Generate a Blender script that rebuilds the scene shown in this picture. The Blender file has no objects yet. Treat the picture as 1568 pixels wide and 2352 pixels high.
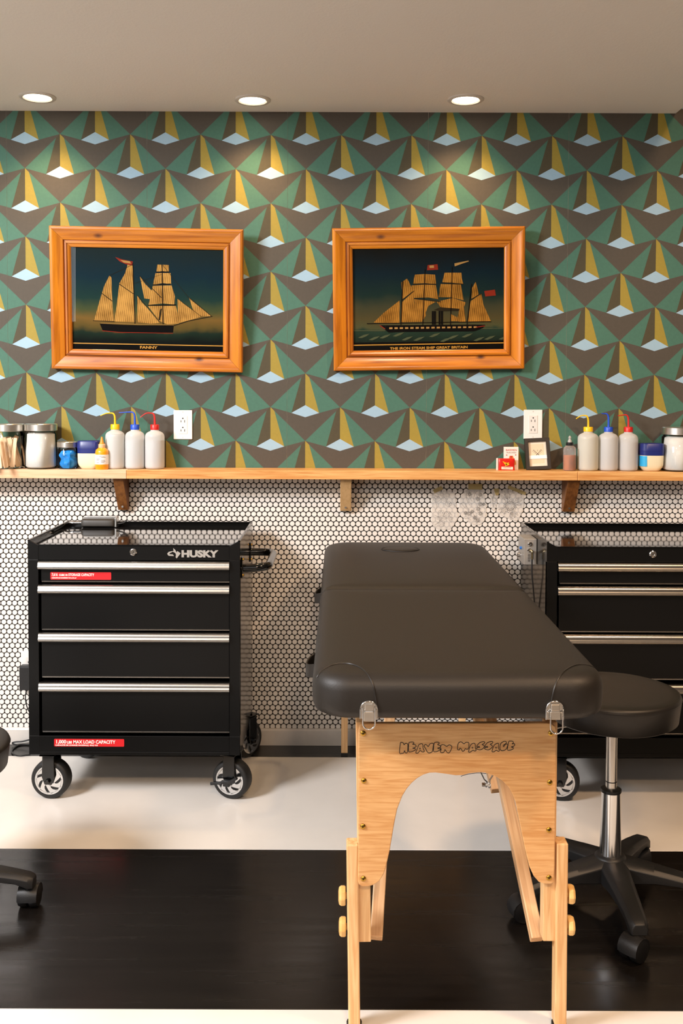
import bpy, math, random
from mathutils import Vector, Matrix
from mathutils.bvhtree import BVHTree
random.seed(7)
pi = math.pi
S = bpy.context.scene
COL = S.collection

# ------------------------------------------------------------------ camera
F, XP, YP, PITCH, ROLL, DW, HC = 2260.0, 780.0, 976.0, .035, .004, 3.67, 1.335
_cp, _sp, _cr, _sr = math.cos(PITCH), math.sin(PITCH), math.cos(ROLL), math.sin(ROLL)
RV = Vector((_cr, _sr*_sp, _sr*_cp)); UV = Vector((-_sr, _cr*_sp, _cr*_cp)); FV = Vector((0, _cp, -_sp))
cam_d = bpy.data.cameras.new('camera')
cam_d.sensor_fit = 'VERTICAL'; cam_d.sensor_height = 36; cam_d.lens = 36*F/2352
cam_d.shift_x = (784-XP)/2352; cam_d.shift_y = -(1176-YP)/2352
cam_d.clip_start = .05
cam = bpy.data.objects.new('camera', cam_d); COL.objects.link(cam)
M = Matrix((RV, UV, -FV)).transposed().to_4x4(); M.translation = Vector((0, -DW, HC))
cam.matrix_world = M
S.camera = cam
CAMP = Vector((0, -DW, HC))

# ------------------------------------------------------------------ view, world, lights
S.view_settings.view_transform = 'Standard'; S.view_settings.look = 'None'
S.view_settings.gamma = 1; S.view_settings.exposure = 0.55
S.view_settings.use_curve_mapping = False
w = bpy.data.worlds.new('world'); S.world = w; w.use_nodes = True
w.node_tree.nodes['Background'].inputs[0].default_value = (.75, .85, 1, 1)
w.node_tree.nodes['Background'].inputs[1].default_value = .3

def area(name, loc, to, sx, sy, watts, col, spread=180):
    l = bpy.data.lights.new(name, 'AREA'); l.shape = 'RECTANGLE'; l.size = sx; l.size_y = sy
    l.energy = watts; l.color = col; l.spread = math.radians(spread)
    o = bpy.data.objects.new(name, l); COL.objects.link(o)
    o.location = loc; o.rotation_euler = (Vector(to)-Vector(loc)).to_track_quat('-Z', 'Y').to_euler()
    return o
# daylight through the high side window and through the shop front behind the camera
area('window_daylight_side', (-2.75, -2.75, 2.62), (-.1, -.1, .75), 1.15, .75, 150, (.97, .97, 1.0))
area('window_daylight_front', (-.9, -5.85, 2.68), (-.5, 0, .8), 3.4, .62, 20, (.97, .98, 1.0))
area('window_daylight_left', (-2.93, -4.7, 1.45), (-.5, -3.2, 1.2), 1.9, 1.3, 24, (.96, .98, 1.0))
# warm lamps in the room's main ceiling
area('ceiling_lamp_a', (1.6, -2.4, 3.04), (1.4, -2.1, 0), .3, .3, 38, (1.0, .66, .40))
area('ceiling_lamp_b', (.4, -4.3, 3.04), (.4, -4.1, 0), .3, .3, 48, (1.0, .68, .42))
area('ceiling_lamp_c', (-1.6, -4.4, 3.04), (-1.6, -4.2, 0), .3, .3, 24, (1.0, .76, .54))

# ------------------------------------------------------------------ pixel ray helpers (measuring the place)
def ray(px, py): return RV*((px-XP)/F) - UV*((py-YP)/F) + FV
def at(px, py, d):
    r = ray(px, py); return CAMP + r*(d/r.y)
def onz(px, py, z=0.0):
    r = ray(px, py); return CAMP + r*((z-HC)/r.z)

# ------------------------------------------------------------------ materials
def lin(h):
    h = h.lstrip('#'); v = [int(h[i:i+2], 16)/255 for i in (0, 2, 4)]
    return tuple((c/12.92 if c <= .04045 else ((c+.055)/1.055)**2.4) for c in v)
MATS = {}
def mat(name, col, rough=.5, metal=0.0, bump=0.0, bscale=200, coat=0.0, var=0.0, vscale=8, spec=.5, emit=None, alpha=None, aniso=None):
    if name in MATS: return MATS[name]
    m = bpy.data.materials.new(name); m.use_nodes = True; nt = m.node_tree; b = nt.nodes['Principled BSDF']
    c = lin(col) if isinstance(col, str) else col
    b.inputs['Base Color'].default_value = (*c, 1); b.inputs['Roughness'].default_value = rough
    b.inputs['Metallic'].default_value = metal; b.inputs['Specular IOR Level'].default_value = spec
    b.inputs['Coat Weight'].default_value = coat; b.inputs['Coat Roughness'].default_value = .05
    if emit: b.inputs['Emission Color'].default_value = (*lin(emit[0]), 1); b.inputs['Emission Strength'].default_value = emit[1]
    if alpha is not None: b.inputs['Alpha'].default_value = alpha
    tc = nt.nodes.new('ShaderNodeTexCoord')
    if var:
        n = nt.nodes.new('ShaderNodeTexNoise'); n.inputs['Scale'].default_value = vscale; n.inputs['Detail'].default_value = 6
        nt.links.new(tc.outputs['Object'], n.inputs['Vector'])
        r = nt.nodes.new('ShaderNodeValToRGB'); r.color_ramp.elements[0].position = .3; r.color_ramp.elements[1].position = .7
        r.color_ramp.elements[0].color = (*[x*(1-var) for x in c], 1); r.color_ramp.elements[1].color = (*[min(1, x*(1+var*.6)) for x in c], 1)
        nt.links.new(n.outputs['Fac'], r.inputs['Fac']); nt.links.new(r.outputs['Color'], b.inputs['Base Color'])
    if bump:
        n2 = nt.nodes.new('ShaderNodeTexNoise'); n2.inputs['Scale'].default_value = bscale; n2.inputs['Detail'].default_value = 4
        nt.links.new(tc.outputs['Object'], n2.inputs['Vector'])
        bp = nt.nodes.new('ShaderNodeBump'); bp.inputs['Strength'].default_value = bump; bp.inputs['Distance'].default_value = .002
        nt.links.new(n2.outputs['Fac'], bp.inputs['Height']); nt.links.new(bp.outputs['Normal'], b.inputs['Normal'])
    MATS[name] = m; return m

def wood(name, c1, c2, axis='X', fine=90, coarse=7, rough=.4, knots=0.0, kcol='#3a1c0a', along=.06, coat=0.0, fw=.55):
    if name in MATS: return MATS[name]
    m = bpy.data.materials.new(name); m.use_nodes = True; nt = m.node_tree; b = nt.nodes['Principled BSDF']
    N, L = nt.nodes.new, nt.links.new
    b.inputs['Roughness'].default_value = rough; b.inputs['Coat Weight'].default_value = coat; b.inputs['Coat Roughness'].default_value = .12
    tc = N('ShaderNodeTexCoord')
    def noise(sc, det, al):
        mp = N('ShaderNodeMapping'); mp.inputs['Scale'].default_value = [sc*al if a == axis else sc for a in 'XYZ']
        L(tc.outputs['Object'], mp.inputs['Vector'])
        n = N('ShaderNodeTexNoise'); n.inputs['Scale'].default_value = 1; n.inputs['Detail'].default_value = det; n.inputs['Distortion'].default_value = .6
        L(mp.outputs['Vector'], n.inputs['Vector']); return n
    n1, n2 = noise(coarse, 3, along*1.6), noise(fine, 5, along)
    mx = N('ShaderNodeMath'); mx.operation = 'MULTIPLY_ADD'; mx.inputs[1].default_value = fw
    L(n2.outputs['Fac'], mx.inputs[0])
    ms = N('ShaderNodeMath'); ms.operation = 'MULTIPLY'; ms.inputs[1].default_value = 1-fw; L(n1.outputs['Fac'], ms.inputs[0]); L(ms.outputs[0], mx.inputs[2])
    r = N('ShaderNodeValToRGB'); r.color_ramp.elements[0].position = .36; r.color_ramp.elements[1].position = .62
    r.color_ramp.elements[0].color = (*lin(c1), 1); r.color_ramp.elements[1].color = (*lin(c2), 1)
    L(mx.outputs[0], r.inputs['Fac']); out = r.outputs['Color']
    if knots:
        mp = N('ShaderNodeMapping'); mp.inputs['Scale'].default_value = [knots*(.55 if a == axis else 1.0) for a in 'XYZ']
        L(tc.outputs['Object'], mp.inputs['Vector'])
        v = N('ShaderNodeTexVoronoi'); v.inputs['Scale'].default_value = 1; L(mp.outputs['Vector'], v.inputs['Vector'])
        kr = N('ShaderNodeValToRGB'); kr.color_ramp.elements[0].position = .03; kr.color_ramp.elements[0].color = (1, 1, 1, 1)
        kr.color_ramp.elements[1].position = .12; kr.color_ramp.elements[1].color = (0, 0, 0, 1)
        L(v.outputs['Distance'], kr.inputs['Fac'])
        mi = N('ShaderNodeMix'); mi.data_type = 'RGBA'; L(kr.outputs['Color'], mi.inputs[0]); L(out, mi.inputs[6])
        mi.inputs[7].default_value = (*lin(kcol), 1); out = mi.outputs[2]
    L(out, b.inputs['Base Color'])
    MATS[name] = m; return m

def glass(name, tint=(1, 1, 1), ior=1.45, rough=.0, haze=0.0):
    if name in MATS: return MATS[name]
    m = bpy.data.materials.new(name); m.use_nodes = True; nt = m.node_tree; N, L = nt.nodes.new, nt.links.new
    nt.nodes.remove(nt.nodes['Principled BSDF']); out = nt.nodes['Material Output']
    t = N('ShaderNodeBsdfTransparent'); t.inputs[0].default_value = (*tint, 1)
    g = N('ShaderNodeBsdfGlossy'); g.inputs['Roughness'].default_value = rough
    f = N('ShaderNodeFresnel'); f.inputs[0].default_value = ior
    mx = N('ShaderNodeMixShader'); L(f.outputs[0], mx.inputs[0]); L(t.outputs[0], mx.inputs[1]); L(g.outputs[0], mx.inputs[2])
    res = mx
    if haze:
        d = N('ShaderNodeBsdfDiffuse'); d.inputs[0].default_value = (*tint, 1)
        tr = N('ShaderNodeBsdfTranslucent'); tr.inputs[0].default_value = (*tint, 1)
        h = N('ShaderNodeMixShader'); h.inputs[0].default_value = .25; L(d.outputs[0], h.inputs[1]); L(tr.outputs[0], h.inputs[2])
        m2 = N('ShaderNodeMixShader'); m2.inputs[0].default_value = haze; L(mx.outputs[0], m2.inputs[1]); L(h.outputs[0], m2.inputs[2]); res = m2
    L(res.outputs[0], out.inputs[0]); MATS[name] = m; return m

BLACK = mat('black_enamel', '#090909', .13, spec=.5, coat=.15)
BLACKSATIN = mat('black_satin', '#080808', .33, var=.15, vscale=3, spec=.28)
BLACKPL = mat('black_plastic', '#161617', .45, bump=.15, bscale=500)
RUBBER = mat('rubber', '#131313', .55)
CHROME = mat('chrome', '#d8d8d8', .12, 1.0)
STEEL = mat('brushed_steel', '#c4c0ba', .26, 1.0)
ALU = mat('aluminium_pull', '#bdb9b3', .27, 1.0)
BRASS = mat('brass', '#b08a3c', .28, 1.0)
LEATHER = mat('black_vinyl', '#1a1510', .52, bump=.12, bscale=420, spec=.45)
STITCH = mat('vinyl_piping', '#1d1a18', .4)
WHITEPL = mat('white_plastic', '#f0ece6', .35)
WPAINT = mat('white_paint', '#e6e0d8', .5, var=.05, vscale=20)

# ------------------------------------------------------------------ mesh builder
ORG = {}
class MB:
    def __init__(s): s.v, s.f, s.m = [], [], []
    def add(s, vs, fs, mi=0):
        o = len(s.v); s.v += [Vector(p) for p in vs]; s.f += [tuple(i+o for i in f) for f in fs]; s.m += [mi]*len(fs); return s
    def box(s, c, d, mi=0, rot=None):
        c = Vector(c); h = Vector(d)/2
        vs = [Vector((x*h.x, y*h.y, z*h.z)) for z in (-1, 1) for y in (-1, 1) for x in (-1, 1)]
        if rot is not None: vs = [rot @ p for p in vs]
        return s.add([c+p for p in vs], [(0, 2, 3, 1), (4, 5, 7, 6), (0, 1, 5, 4), (2, 6, 7, 3), (0, 4, 6, 2), (1, 3, 7, 5)], mi)
    def span(s, x0, x1, y0, y1, z0, z1, mi=0): return s.box(((x0+x1)/2, (y0+y1)/2, (z0+z1)/2), (abs(x1-x0), abs(y1-y0), abs(z1-z0)), mi)
    def beam(s, a, b, wx, wy, up=(0, 0, 1), mi=0):
        a, b = Vector(a), Vector(b); z = (b-a).normalized(); x = Vector((1, 0, 0)); x = (x-z*x.dot(z)).normalized(); y = z.cross(x)
        return s.box((a+b)/2, (wx, wy, (b-a).length), mi, Matrix((x, y, z)).transposed())
    def rings(s, rings, cap0=True, cap1=True, mi=0, closed=True):
        n = len(rings[0]); vs = [p for r in rings for p in r]; fs = []
        for i in range(len(rings)-1):
            for j in range(n if closed else n-1):
                k = (j+1) % n; fs.append((i*n+j, i*n+k, (i+1)*n+k, (i+1)*n+j))
        if cap0: fs.append(tuple(reversed(range(n))))
        if cap1: fs.append(tuple(range((len(rings)-1)*n, len(rings)*n)))
        return s.add(vs, fs, mi)
    def lathe(s, prof, c=(0, 0, 0), axis='Z', n=24, cap0=True, cap1=True, mi=0, rot=None):
        c = Vector(c); R = []
        for r, h in prof:
            ring = []
            for k in range(n):
                a = 2*pi*k/n; p = Vector((r*math.cos(a), r*math.sin(a), h))
                if axis == 'X': p = Vector((p.z, p.x, p.y))
                elif axis == 'Y': p = Vector((p.x, -p.z, p.y))
                if rot is not None: p = rot @ p
                ring.append(c+p)
            R.append(ring)
        return s.rings(R, cap0, cap1, mi)
    def super(s, secs, c=(0, 0, 0), n=32, mi=0, cap0=True, cap1=True):
        c = Vector(c); R = []
        for z, rx, ry, e in secs:
            ring = []
            for k in range(n):
                a = 2*pi*k/n; ca, sa = math.cos(a), math.sin(a)
                ring.append(c+Vector((rx*math.copysign(abs(ca)**(2/e), ca), ry*math.copysign(abs(sa)**(2/e), sa), z)))
            R.append(ring)
        return s.rings(R, cap0, cap1, mi)
    def tube(s, pts, r, n=8, mi=0, closed=False):
        pts = [Vector(p) for p in pts]; R = []; N = len(pts); ref = None
        for i, p in enumerate(pts):
            a = pts[i-1] if (i or closed) else p; b = pts[(i+1) % N] if (i < N-1 or closed) else p
            t = (b-a).normalized()
            if ref is None: ref = Vector((0, 0, 1)) if abs(t.z) < .9 else Vector((1, 0, 0))
            x = t.cross(ref)
            if x.length < 1e-6: x = t.orthogonal()
            x.normalize(); y = x.cross(t); ref = y
            rr = r[i] if isinstance(r, (list, tuple)) else r
            R.append([p+x*(rr*math.cos(2*pi*k/n))+y*(rr*math.sin(2*pi*k/n)) for k in range(n)])
        if closed: R.append(R[0])
        return s.rings(R, not closed, not closed, mi)
    def prism(s, pts, off, mi=0):
        pts = [Vector(p) for p in pts]; off = Vector(off); return s.rings([pts, [p+off for p in pts]], True, True, mi)
    def poly(s, pts, mi=0): return s.add(pts, [tuple(range(len(pts)))], mi)
    def mesh(s, name, mats, org=(0, 0, 0), smooth=None):
        org = Vector(org); me = bpy.data.meshes.new(name); me.from_pydata([tuple(p-org) for p in s.v], [], s.f)
        for m in (mats if isinstance(mats, (list, tuple)) else [mats]): me.materials.append(m)
        if any(s.m): me.polygons.foreach_set('material_index', s.m)
        me.validate(); me.update()
        import bmesh
        bm = bmesh.new(); bm.from_mesh(me); bmesh.ops.recalc_face_normals(bm, faces=bm.faces); bm.to_mesh(me); bm.free()
        if smooth is not None:
            me.shade_smooth(); me.set_sharp_from_angle(angle=math.radians(smooth))
        return me
    def build(s, name, mats, parent=None, smooth=None, bevel=0, seg=2):
        org = ORG.get(parent, Vector((0, 0, 0))) if parent else Vector((0, 0, 0))
        o = bpy.data.objects.new(name, s.mesh(name, mats, org, smooth)); COL.objects.link(o)
        if parent: o.parent = parent; ORG[o] = org
        if bevel:
            b = o.modifiers.new('bevel', 'BEVEL'); b.width = bevel; b.segments = seg; b.limit_method = 'ANGLE'; b.angle_limit = math.radians(40)
        return o
def tag(o, label, cat, group=None):
    o['label'] = label; o['category'] = cat
    if group: o['group'] = group
    return o
def thing(name, label, cat, loc=(0, 0, 0), group=None, local=False, rot=(0, 0, 0)):
    o = bpy.data.objects.new(name, None); COL.objects.link(o); o.location = loc; o.rotation_euler = rot; o.empty_display_size = .05
    ORG[o] = Vector((0, 0, 0)) if local else Vector(loc)
    return tag(o, label, cat, group)
def structure(o): o['kind'] = 'structure'; return o
def copy_tree(o, parent=None):
    c = o.copy(); COL.objects.link(c); c.parent = parent; ORG[c] = ORG.get(o, Vector((0, 0, 0)))
    for ch in list(o.children): copy_tree(ch, c)
    return c
def smoothpts(pts, n=5, closed=True):
    pts = [Vector(p) for p in pts]; N = len(pts); out = []
    for i in range(N if closed else N-1):
        p0, p1, p2, p3 = (pts[(i-1) % N] if closed or i else pts[0]), pts[i], pts[(i+1) % N], (pts[(i+2) % N] if closed or i < N-2 else pts[N-1])
        for k in range(n):
            t = k/n; out.append(.5*((2*p1)+(p2-p0)*t+(2*p0-5*p1+4*p2-p3)*t*t+(3*p1-p0-3*p2+p3)*t**3))
    if not closed: out.append(pts[-1])
    return out
def lettering(text, size, M4, matl, parent, name='lettering', bold=0.0, sx=1.0, depth=.0002, shear=0.0, align='LEFT', fitw=None):
    cu = bpy.data.curves.new(name, 'FONT'); cu.body = text; cu.size = size; cu.extrude = depth; cu.offset = bold; cu.shear = shear; cu.align_x = align
    cu.resolution_u = 3
    t = bpy.data.objects.new(name, cu); COL.objects.link(t); bpy.context.view_layer.update()
    me = bpy.data.meshes.new_from_object(t.evaluated_get(bpy.context.evaluated_depsgraph_get())); bpy.data.objects.remove(t)
    org = ORG.get(parent, Vector((0, 0, 0)))
    if fitw: xs_ = [v.co.x for v in me.vertices]; sx = fitw/(max(xs_)-min(xs_))
    me.transform(Matrix.Diagonal((sx, 1, 1, 1))); me.transform(M4); me.transform(Matrix.Translation(-org))
    me.materials.clear(); me.materials.append(matl); me.name = name
    o = bpy.data.objects.new(name, me); COL.objects.link(o); o.parent = parent; ORG[o] = org
    return o
def facing(p, tiltx=0.0, roty=0.0):   # text plane standing up, readable from -Y
    return Matrix.Translation(Vector(p)) @ Matrix.Rotation(roty, 4, 'Y') @ Matrix.Rotation(pi/2+tiltx, 4, 'X')

# ================================================================== THE ROOM
ZC = 2.3615                     # soffit over the wall
GROUT = mat('dark_grout', '#2b2723', .9, bump=.2, bscale=300)
PLASTER = mat('wall_plaster', '#e6e0d2', .85)
CEILM = mat('ceiling_paint', '#efebe5', .8, bump=.35, bscale=140)
XL, XR, YF = -3.0, 3.2, -6.2
wb = structure(MB().span(XL-.1, XR+.1, 0, .12, -.05, 3.12).build('wall_back', PLASTER))

# ---- wallpaper: printed strips
WPW, WPH = .2596, .2513
PAPER = [mat('paper_brown', '#4b443a', .75, var=.06, vscale=90), mat('paper_green', '#416b5a', .75, var=.06, vscale=90),
         mat('paper_olive', '#463f2a', .75, var=.07, vscale=90), mat('paper_ochre', '#95822f', .72, var=.05, vscale=90),
         mat('paper_blue', '#96b4c5', .72, var=.02, vscale=90)]
def clip(poly, ax, val, keep_less):
    out = []
    for i in range(len(poly)):
        a, b = poly[i], poly[(i+1) % len(poly)]
        ia, ib = (a[ax] <= val) == keep_less, (b[ax] <= val) == keep_less
        if ia: out.append(a)
        if ia != ib:
            t = (val-a[ax])/(b[ax]-a[ax]); out.append((a[0]+(b[0]-a[0])*t, a[1]+(b[1]-a[1])*t))
    return out
def paper_strip(ztop):
    m = MB(); x0, x1, zb = .0004, 2*WPW-.0004, 1.024
    hw, hh = WPW/2, WPH/2
    for ci in range(-1, 6):
        for ri in range(-2, 8):
            ax = .068+ci*hw; az = 2.403-ri*WPH-(hh if ci % 2 else 0)
            K = lambda u, v: (ax+u, az-v)
            A, n1, n2 = K(0, 0), K(-hw, hh), K(hw, hh)
            dl, dr, dt, db, nb = K(-.0517, .147), K(.0517, .147), K(0, .118), K(0, .163), K(0, WPH)
            pl, pr = K(-.0145, .0145*hh/hw), K(.0145, .0145*hh/hw)
            for poly, mi in (((A, pl, dl, dt), 2), ((A, dt, dr, pr), 3), ((pl, n1, dl), 1), ((pr, dr, n2), 1), ((dt, dl, db, dr), 4), ((n1, nb, n2, dr, db, dl), 0)):
                p = list(poly)
                if mi == 0:   # split the chevron into convex halves
                    parts = [[n1, nb, db, dl], [nb, n2, dr, db]]
                else: parts = [p]
                for q in parts:
                    q = clip(clip(clip(clip(q, 0, x0, False), 0, x1, True), 1, zb, False), 1, ztop, True)
                    if len(q) >= 3: m.poly([(x, -.0012, z) for x, z in q], mi)
    return m.mesh('wallpaper_strip', PAPER)
strip_lo, strip_hi = paper_strip(ZC+.002), paper_strip(3.1)
for k in range(-4, 9):
    x = -1.2352+k*2*WPW
    if x < XL or x > XR-.5: continue
    o = bpy.data.objects.new('wallpaper_strip', strip_hi if x+2*WPW > 1.24 else strip_lo); COL.objects.link(o); o.parent = wb; o.location = (x, 0, 0)

# ---- penny tiles
TP = .0206
TX0, TX1 = -2.1, 2.2
gb = MB().span(TX0, TX1, -.0016, .0, .05, 1.0235).build('grout_bed', GROUT, wb)
TILE = mat('penny_tile', '#ece6de', .17, var=.05, vscale=31, coat=.3)
n = 14
def tile_geom():
    vs = []; R = .0182/2
    for r, y in ((R, -.001), (R, -.0036), (R-.0006, -.0043)):
        vs += [(r*math.cos(2*pi*k/n), y, r*math.sin(2*pi*k/n)) for k in range(n)]
    vs.append((0, -.0044, 0)); fs = []
    for i in (0, 1): fs += [(i*n+k, i*n+(k+1) % n, (i+1)*n+(k+1) % n, (i+1)*n+k) for k in range(n)]
    fs += [(2*n+k, 2*n+(k+1) % n, 3*n) for k in range(n)]
    return vs, fs
tv, tf = tile_geom()
tile_me = MB().add(tv, tf).mesh('tile', TILE, smooth=30)
spots = []
zrow, r_ = 1.0, 0
pt = at(608, 1115, DW)        # a measured tile centre
rows = range(-3, 60)
for r_ in rows:
    z = pt.z - r_*TP*math.sqrt(3)/2
    if not (.066 < z < 1.014): continue
    xo = pt.x + (TP/2 if r_ % 2 else 0)
    k0 = math.ceil((TX0+.012-xo)/TP); k1 = math.floor((TX1-.012-xo)/TP)
    for k in range(k0, k1+1): spots.append((xo+k*TP, z))
cx, cz = at(700, 1205, DW).x, at(700, 1205, DW).z     # the clearest stretch of bare wall, under the middle bracket
spots.sort(key=lambda p: ((p[0]-cx)/1.0)**2+((p[1]-cz)/.72)**2)
for x, z in spots[:300]:
    o = bpy.data.objects.new('tile', tile_me); COL.objects.link(o); o.parent = wb
    o.location = (x, random.uniform(-.0002, .0002), z); o.rotation_euler = (random.gauss(0, .006), 0, random.gauss(0, .006))
fld = MB()
for x, z in spots[300:]:
    dy = random.uniform(-.0002, .0002); ax, az = random.gauss(0, .006), random.gauss(0, .006)
    fld.add([(a+x, b+dy+(a*az-c*ax), c+z) for a, b, c in tv], tf)
tfld = fld.build('tile_field', TILE, wb, smooth=30); tfld['kind'] = 'stuff'

# ---- baseboard, floor, ceiling
structure(MB().prism([(XL, -.014, 0), (XL, -.014, .055), (XL, -.010, .061), (XL, 0, .063), (XL, 0, 0)], (XR-XL, 0, 0)).build('baseboard_back', mat('baseboard_paint', '#ddd7cf', .45, var=.10, vscale=14)))
FLW = mat('floor_white_paint', '#e4ded6', .22, var=.045, vscale=5, spec=.45)
FLB = mat('floor_black_paint', '#14110f', .2, var=.22, vscale=4, bump=.05, bscale=60, spec=.5)
def grain_gloss(m, base, amp):
    nt = m.node_tree; N, L = nt.nodes.new, nt.links.new; tc = N('ShaderNodeTexCoord'); mp = N('ShaderNodeMapping'); mp.inputs['Scale'].default_value = (1.2, 22, 1)
    n_ = N('ShaderNodeTexNoise'); n_.inputs['Scale'].default_value = 1.6; n_.inputs['Detail'].default_value = 8; L(tc.outputs['Object'], mp.inputs[0]); L(mp.outputs[0], n_.inputs[0])
    a_ = N('ShaderNodeMath'); a_.operation = 'MULTIPLY_ADD'; a_.inputs[1].default_value = amp; a_.inputs[2].default_value = base-amp/2; L(n_.outputs['Fac'], a_.inputs[0]); L(a_.outputs[0], nt.nodes['Principled BSDF'].inputs['Roughness'])
grain_gloss(FLB, .24, .3); grain_gloss(FLW, .25, .1)
fl = structure(MB().span(XL-.1, XR+.1, YF-.1, .1, -.12, -.012).build('floor', mat('subfloor', '#4a4038', .8)))
edges = [0.1, -.13, -.8535, -1.5925, -2.33, -3.06, -3.8, -4.53, -5.26, YF-.1]
for i in range(len(edges)-1):
    b_ = (i % 2 == 0)
    MB().span(XL-.1, XR+.1, edges[i+1]+.0004, edges[i]-.0004, -.012, 0).build('black_floor_stripe' if b_ else 'white_floor_stripe', FLB if b_ else FLW, fl, bevel=.0008, seg=1)
XS = at(1551, 260, DW).x
ce = MB().span(XL-.1, XS, -1.22, -.0015, ZC, 3.12).build('ceiling', CEILM); structure(ce)
structure(MB().span(XL-.1, XR+.1, YF-.1, .12, 3.12, 3.22).build('ceiling_main', mat('main_ceiling_paint', '#8d8780', .8)))
# ---- side and front walls with window openings (behind the camera)
DARKW = mat('front_wall_paint', '#4d4a47', .7); SIDEW = mat('side_wall_paint', '#8f8a84', .7)
structure(MB().span(XL-.1, XL, YF, .12, 0, 3.12).build('wall_left', SIDEW))
structure(MB().span(XR, XR+.1, YF, .12, 0, 3.12).build('wall_right', DARKW))
structure(MB().span(XL-.1, XR+.1, YF-.1, YF, 0, 3.12).build('wall_front', DARKW))
FRM = mat('window_frame_paint', '#c8c4bc', .5)
wf = MB()
for x in (-2.65, -1.48, -.32, .85): wf.span(x-.03, x+.03, -5.96, -5.88, 2.32, 3.04)
for z in (2.32, 3.04): wf.span(-2.68, .88, -5.96, -5.88, z-.03, z+.03)
structure(wf.build('window_1', FRM))

# ================================================================== RECESSED LIGHTS
LENS = mat('lamp_lens', '#fff4e0', .4, emit=('#fff0d6', 9))
TRIM = mat('lamp_trim', '#d6cfc6', .4)
for (px, py), lab in (((86, 222), 'round recessed ceiling downlight at the left edge of the photo'), ((580, 229), 'round recessed ceiling downlight in the middle, right of the left picture'), ((1069, 228), 'round recessed ceiling downlight above the right-hand ship picture')):
    p = onz(px, py, ZC)
    t = thing('recessed_light', lab, 'ceiling light', p, 'downlights in the ceiling')
    MB().lathe([(.064, 0), (.064, -.003), (.060, -.006), (.050, -.006), (.046, -.002), (.046, 0)], p, n=40).build('trim_ring', TRIM, t, smooth=40)
    MB().lathe([(.0455, -.0025), (.030, -.0034), (.008, -.0038)], p, n=40).build('lens', LENS, t, smooth=40)
    l = bpy.data.lights.new('downlight_lamp', 'SPOT'); l.energy = 12.5; l.color = (1, .67, .35); l.spot_size = math.radians(118); l.spot_blend = .75; l.shadow_soft_size = .035
    lo = bpy.data.objects.new('downlight_lamp', l); COL.objects.link(lo); lo.parent = t; lo.location = (0, 0, -.012)

# ================================================================== WALL SHELF
SHELFW = wood('shelf_pine', '#c47f3c', '#e9b573', 'X', 130, 10, .38)
SHELFL = wood('shelf_pale', '#d9a77c', '#ecc7a0', 'X', 150, 10, .42)
BRKW = wood('bracket_dark', '#6b3f1c', '#95602f', 'Z', 110, 9, .45, knots=9, kcol='#2a1508')
BRKL = wood('bracket_light', '#c49a64', '#d8b07c', 'Z', 110, 9, .5)
SZ = 1.0455; SZB = 1.0135; SD = .128      # shelf top, underside, depth
ws = thing('wall_shelf', 'long wooden wall shelf on three slanted brackets above the penny tiles', 'shelf', (0, 0, SZB))
xj1, xj2 = at(290, 1090, DW-SD).x, at(1326, 1092, DW-SD).x
for x0, x1, m_ in ((-2.15, xj1-.0004, SHELFL), (xj1+.0004, xj2-.0004, SHELFW), (xj2+.0004, 2.25, SHELFW)):
    MB().span(x0, x1, -SD, -.005, SZB, SZ).build('board', m_, ws, bevel=.0015)
def bracket(px0, px1, m_, side):
    d = DW-.02; zb = at(280, 1171, d).z; x0, x1 = at(px0, 1165, d).x, at(px1, 1165, d).x
    b = MB().prism([(x0, -.005, SZB), (x0, -.112, SZB), (x0, -.104, SZB-.012), (x0, -.026, zb), (x0, -.005, zb)], (x1-x0, 0, 0)).build('bracket', m_, ws, bevel=.0015)
    MB().lathe([(.004, 0), (.004, -.0015), (.002, -.002)], ((x0+x1)/2, -.0385, zb+.014), 'Y', 10, rot=Matrix.Rotation(-.0, 3, 'X')).build('screw', STEEL, b)
bracket(272, 295, BRKW, 0); bracket(781, 806, BRKL, 0); bracket(1291, 1318, BRKW, 1)

# ================================================================== OUTLETS
def outlet(p, label, w_=.0695, h_=.1085, wall_y=-.0014):
    t = thing('wall_outlet', label, 'outlet', (p.x, wall_y, p.z-h_/2), 'white wall outlets')
    y = wall_y
    MB().span(p.x-w_/2, p.x+w_/2, y-.005, y, p.z-h_/2, p.z+h_/2).build('cover_plate', WHITEPL, t, bevel=.002)
    rc = MB().span(p.x-.0165, p.x+.0165, y-.0066, y-.004, p.z-.0335, p.z+.0335).build('receptacle', mat('receptacle_plastic', '#e6e1da', .35), t, bevel=.0008)
    DK = mat('slot_dark', '#15120f', .8)
    for s in (1, -1):
        for dx, hh in ((-.0066, .0075), (.0066, .009)):
            MB().span(p.x+dx-.0011, p.x+dx+.0011, y-.0069, y-.006, p.z+s*.017-.004-hh/2, p.z+s*.017-.004+hh/2).build('slot', DK, rc)
        MB().lathe([(.0026, 0), (.0026, .0004)], (p.x, y-.0066, p.z+s*.017+.007), 'Y', 10).build('slot', DK, rc)
        MB().lathe([(.0025, 0), (.002, .0006)], (p.x, y-.005, p.z+s*.0475), 'Y', 10).build('screw', mat('screw_white', '#cfc9c0', .4), t)
    return t
outlet(at(420.5, 975.5, DW), 'white double wall outlet right of the red-capped wash bottle on wallpaper')
outlet(at(1223, 974.5, DW), 'white double wall outlet above the small black photo frame')
pl = at(71, 1527, DW); outlet(pl, 'white wall outlet low on the tiles, half hidden by the left tool cart', wall_y=-.0046)

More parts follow.
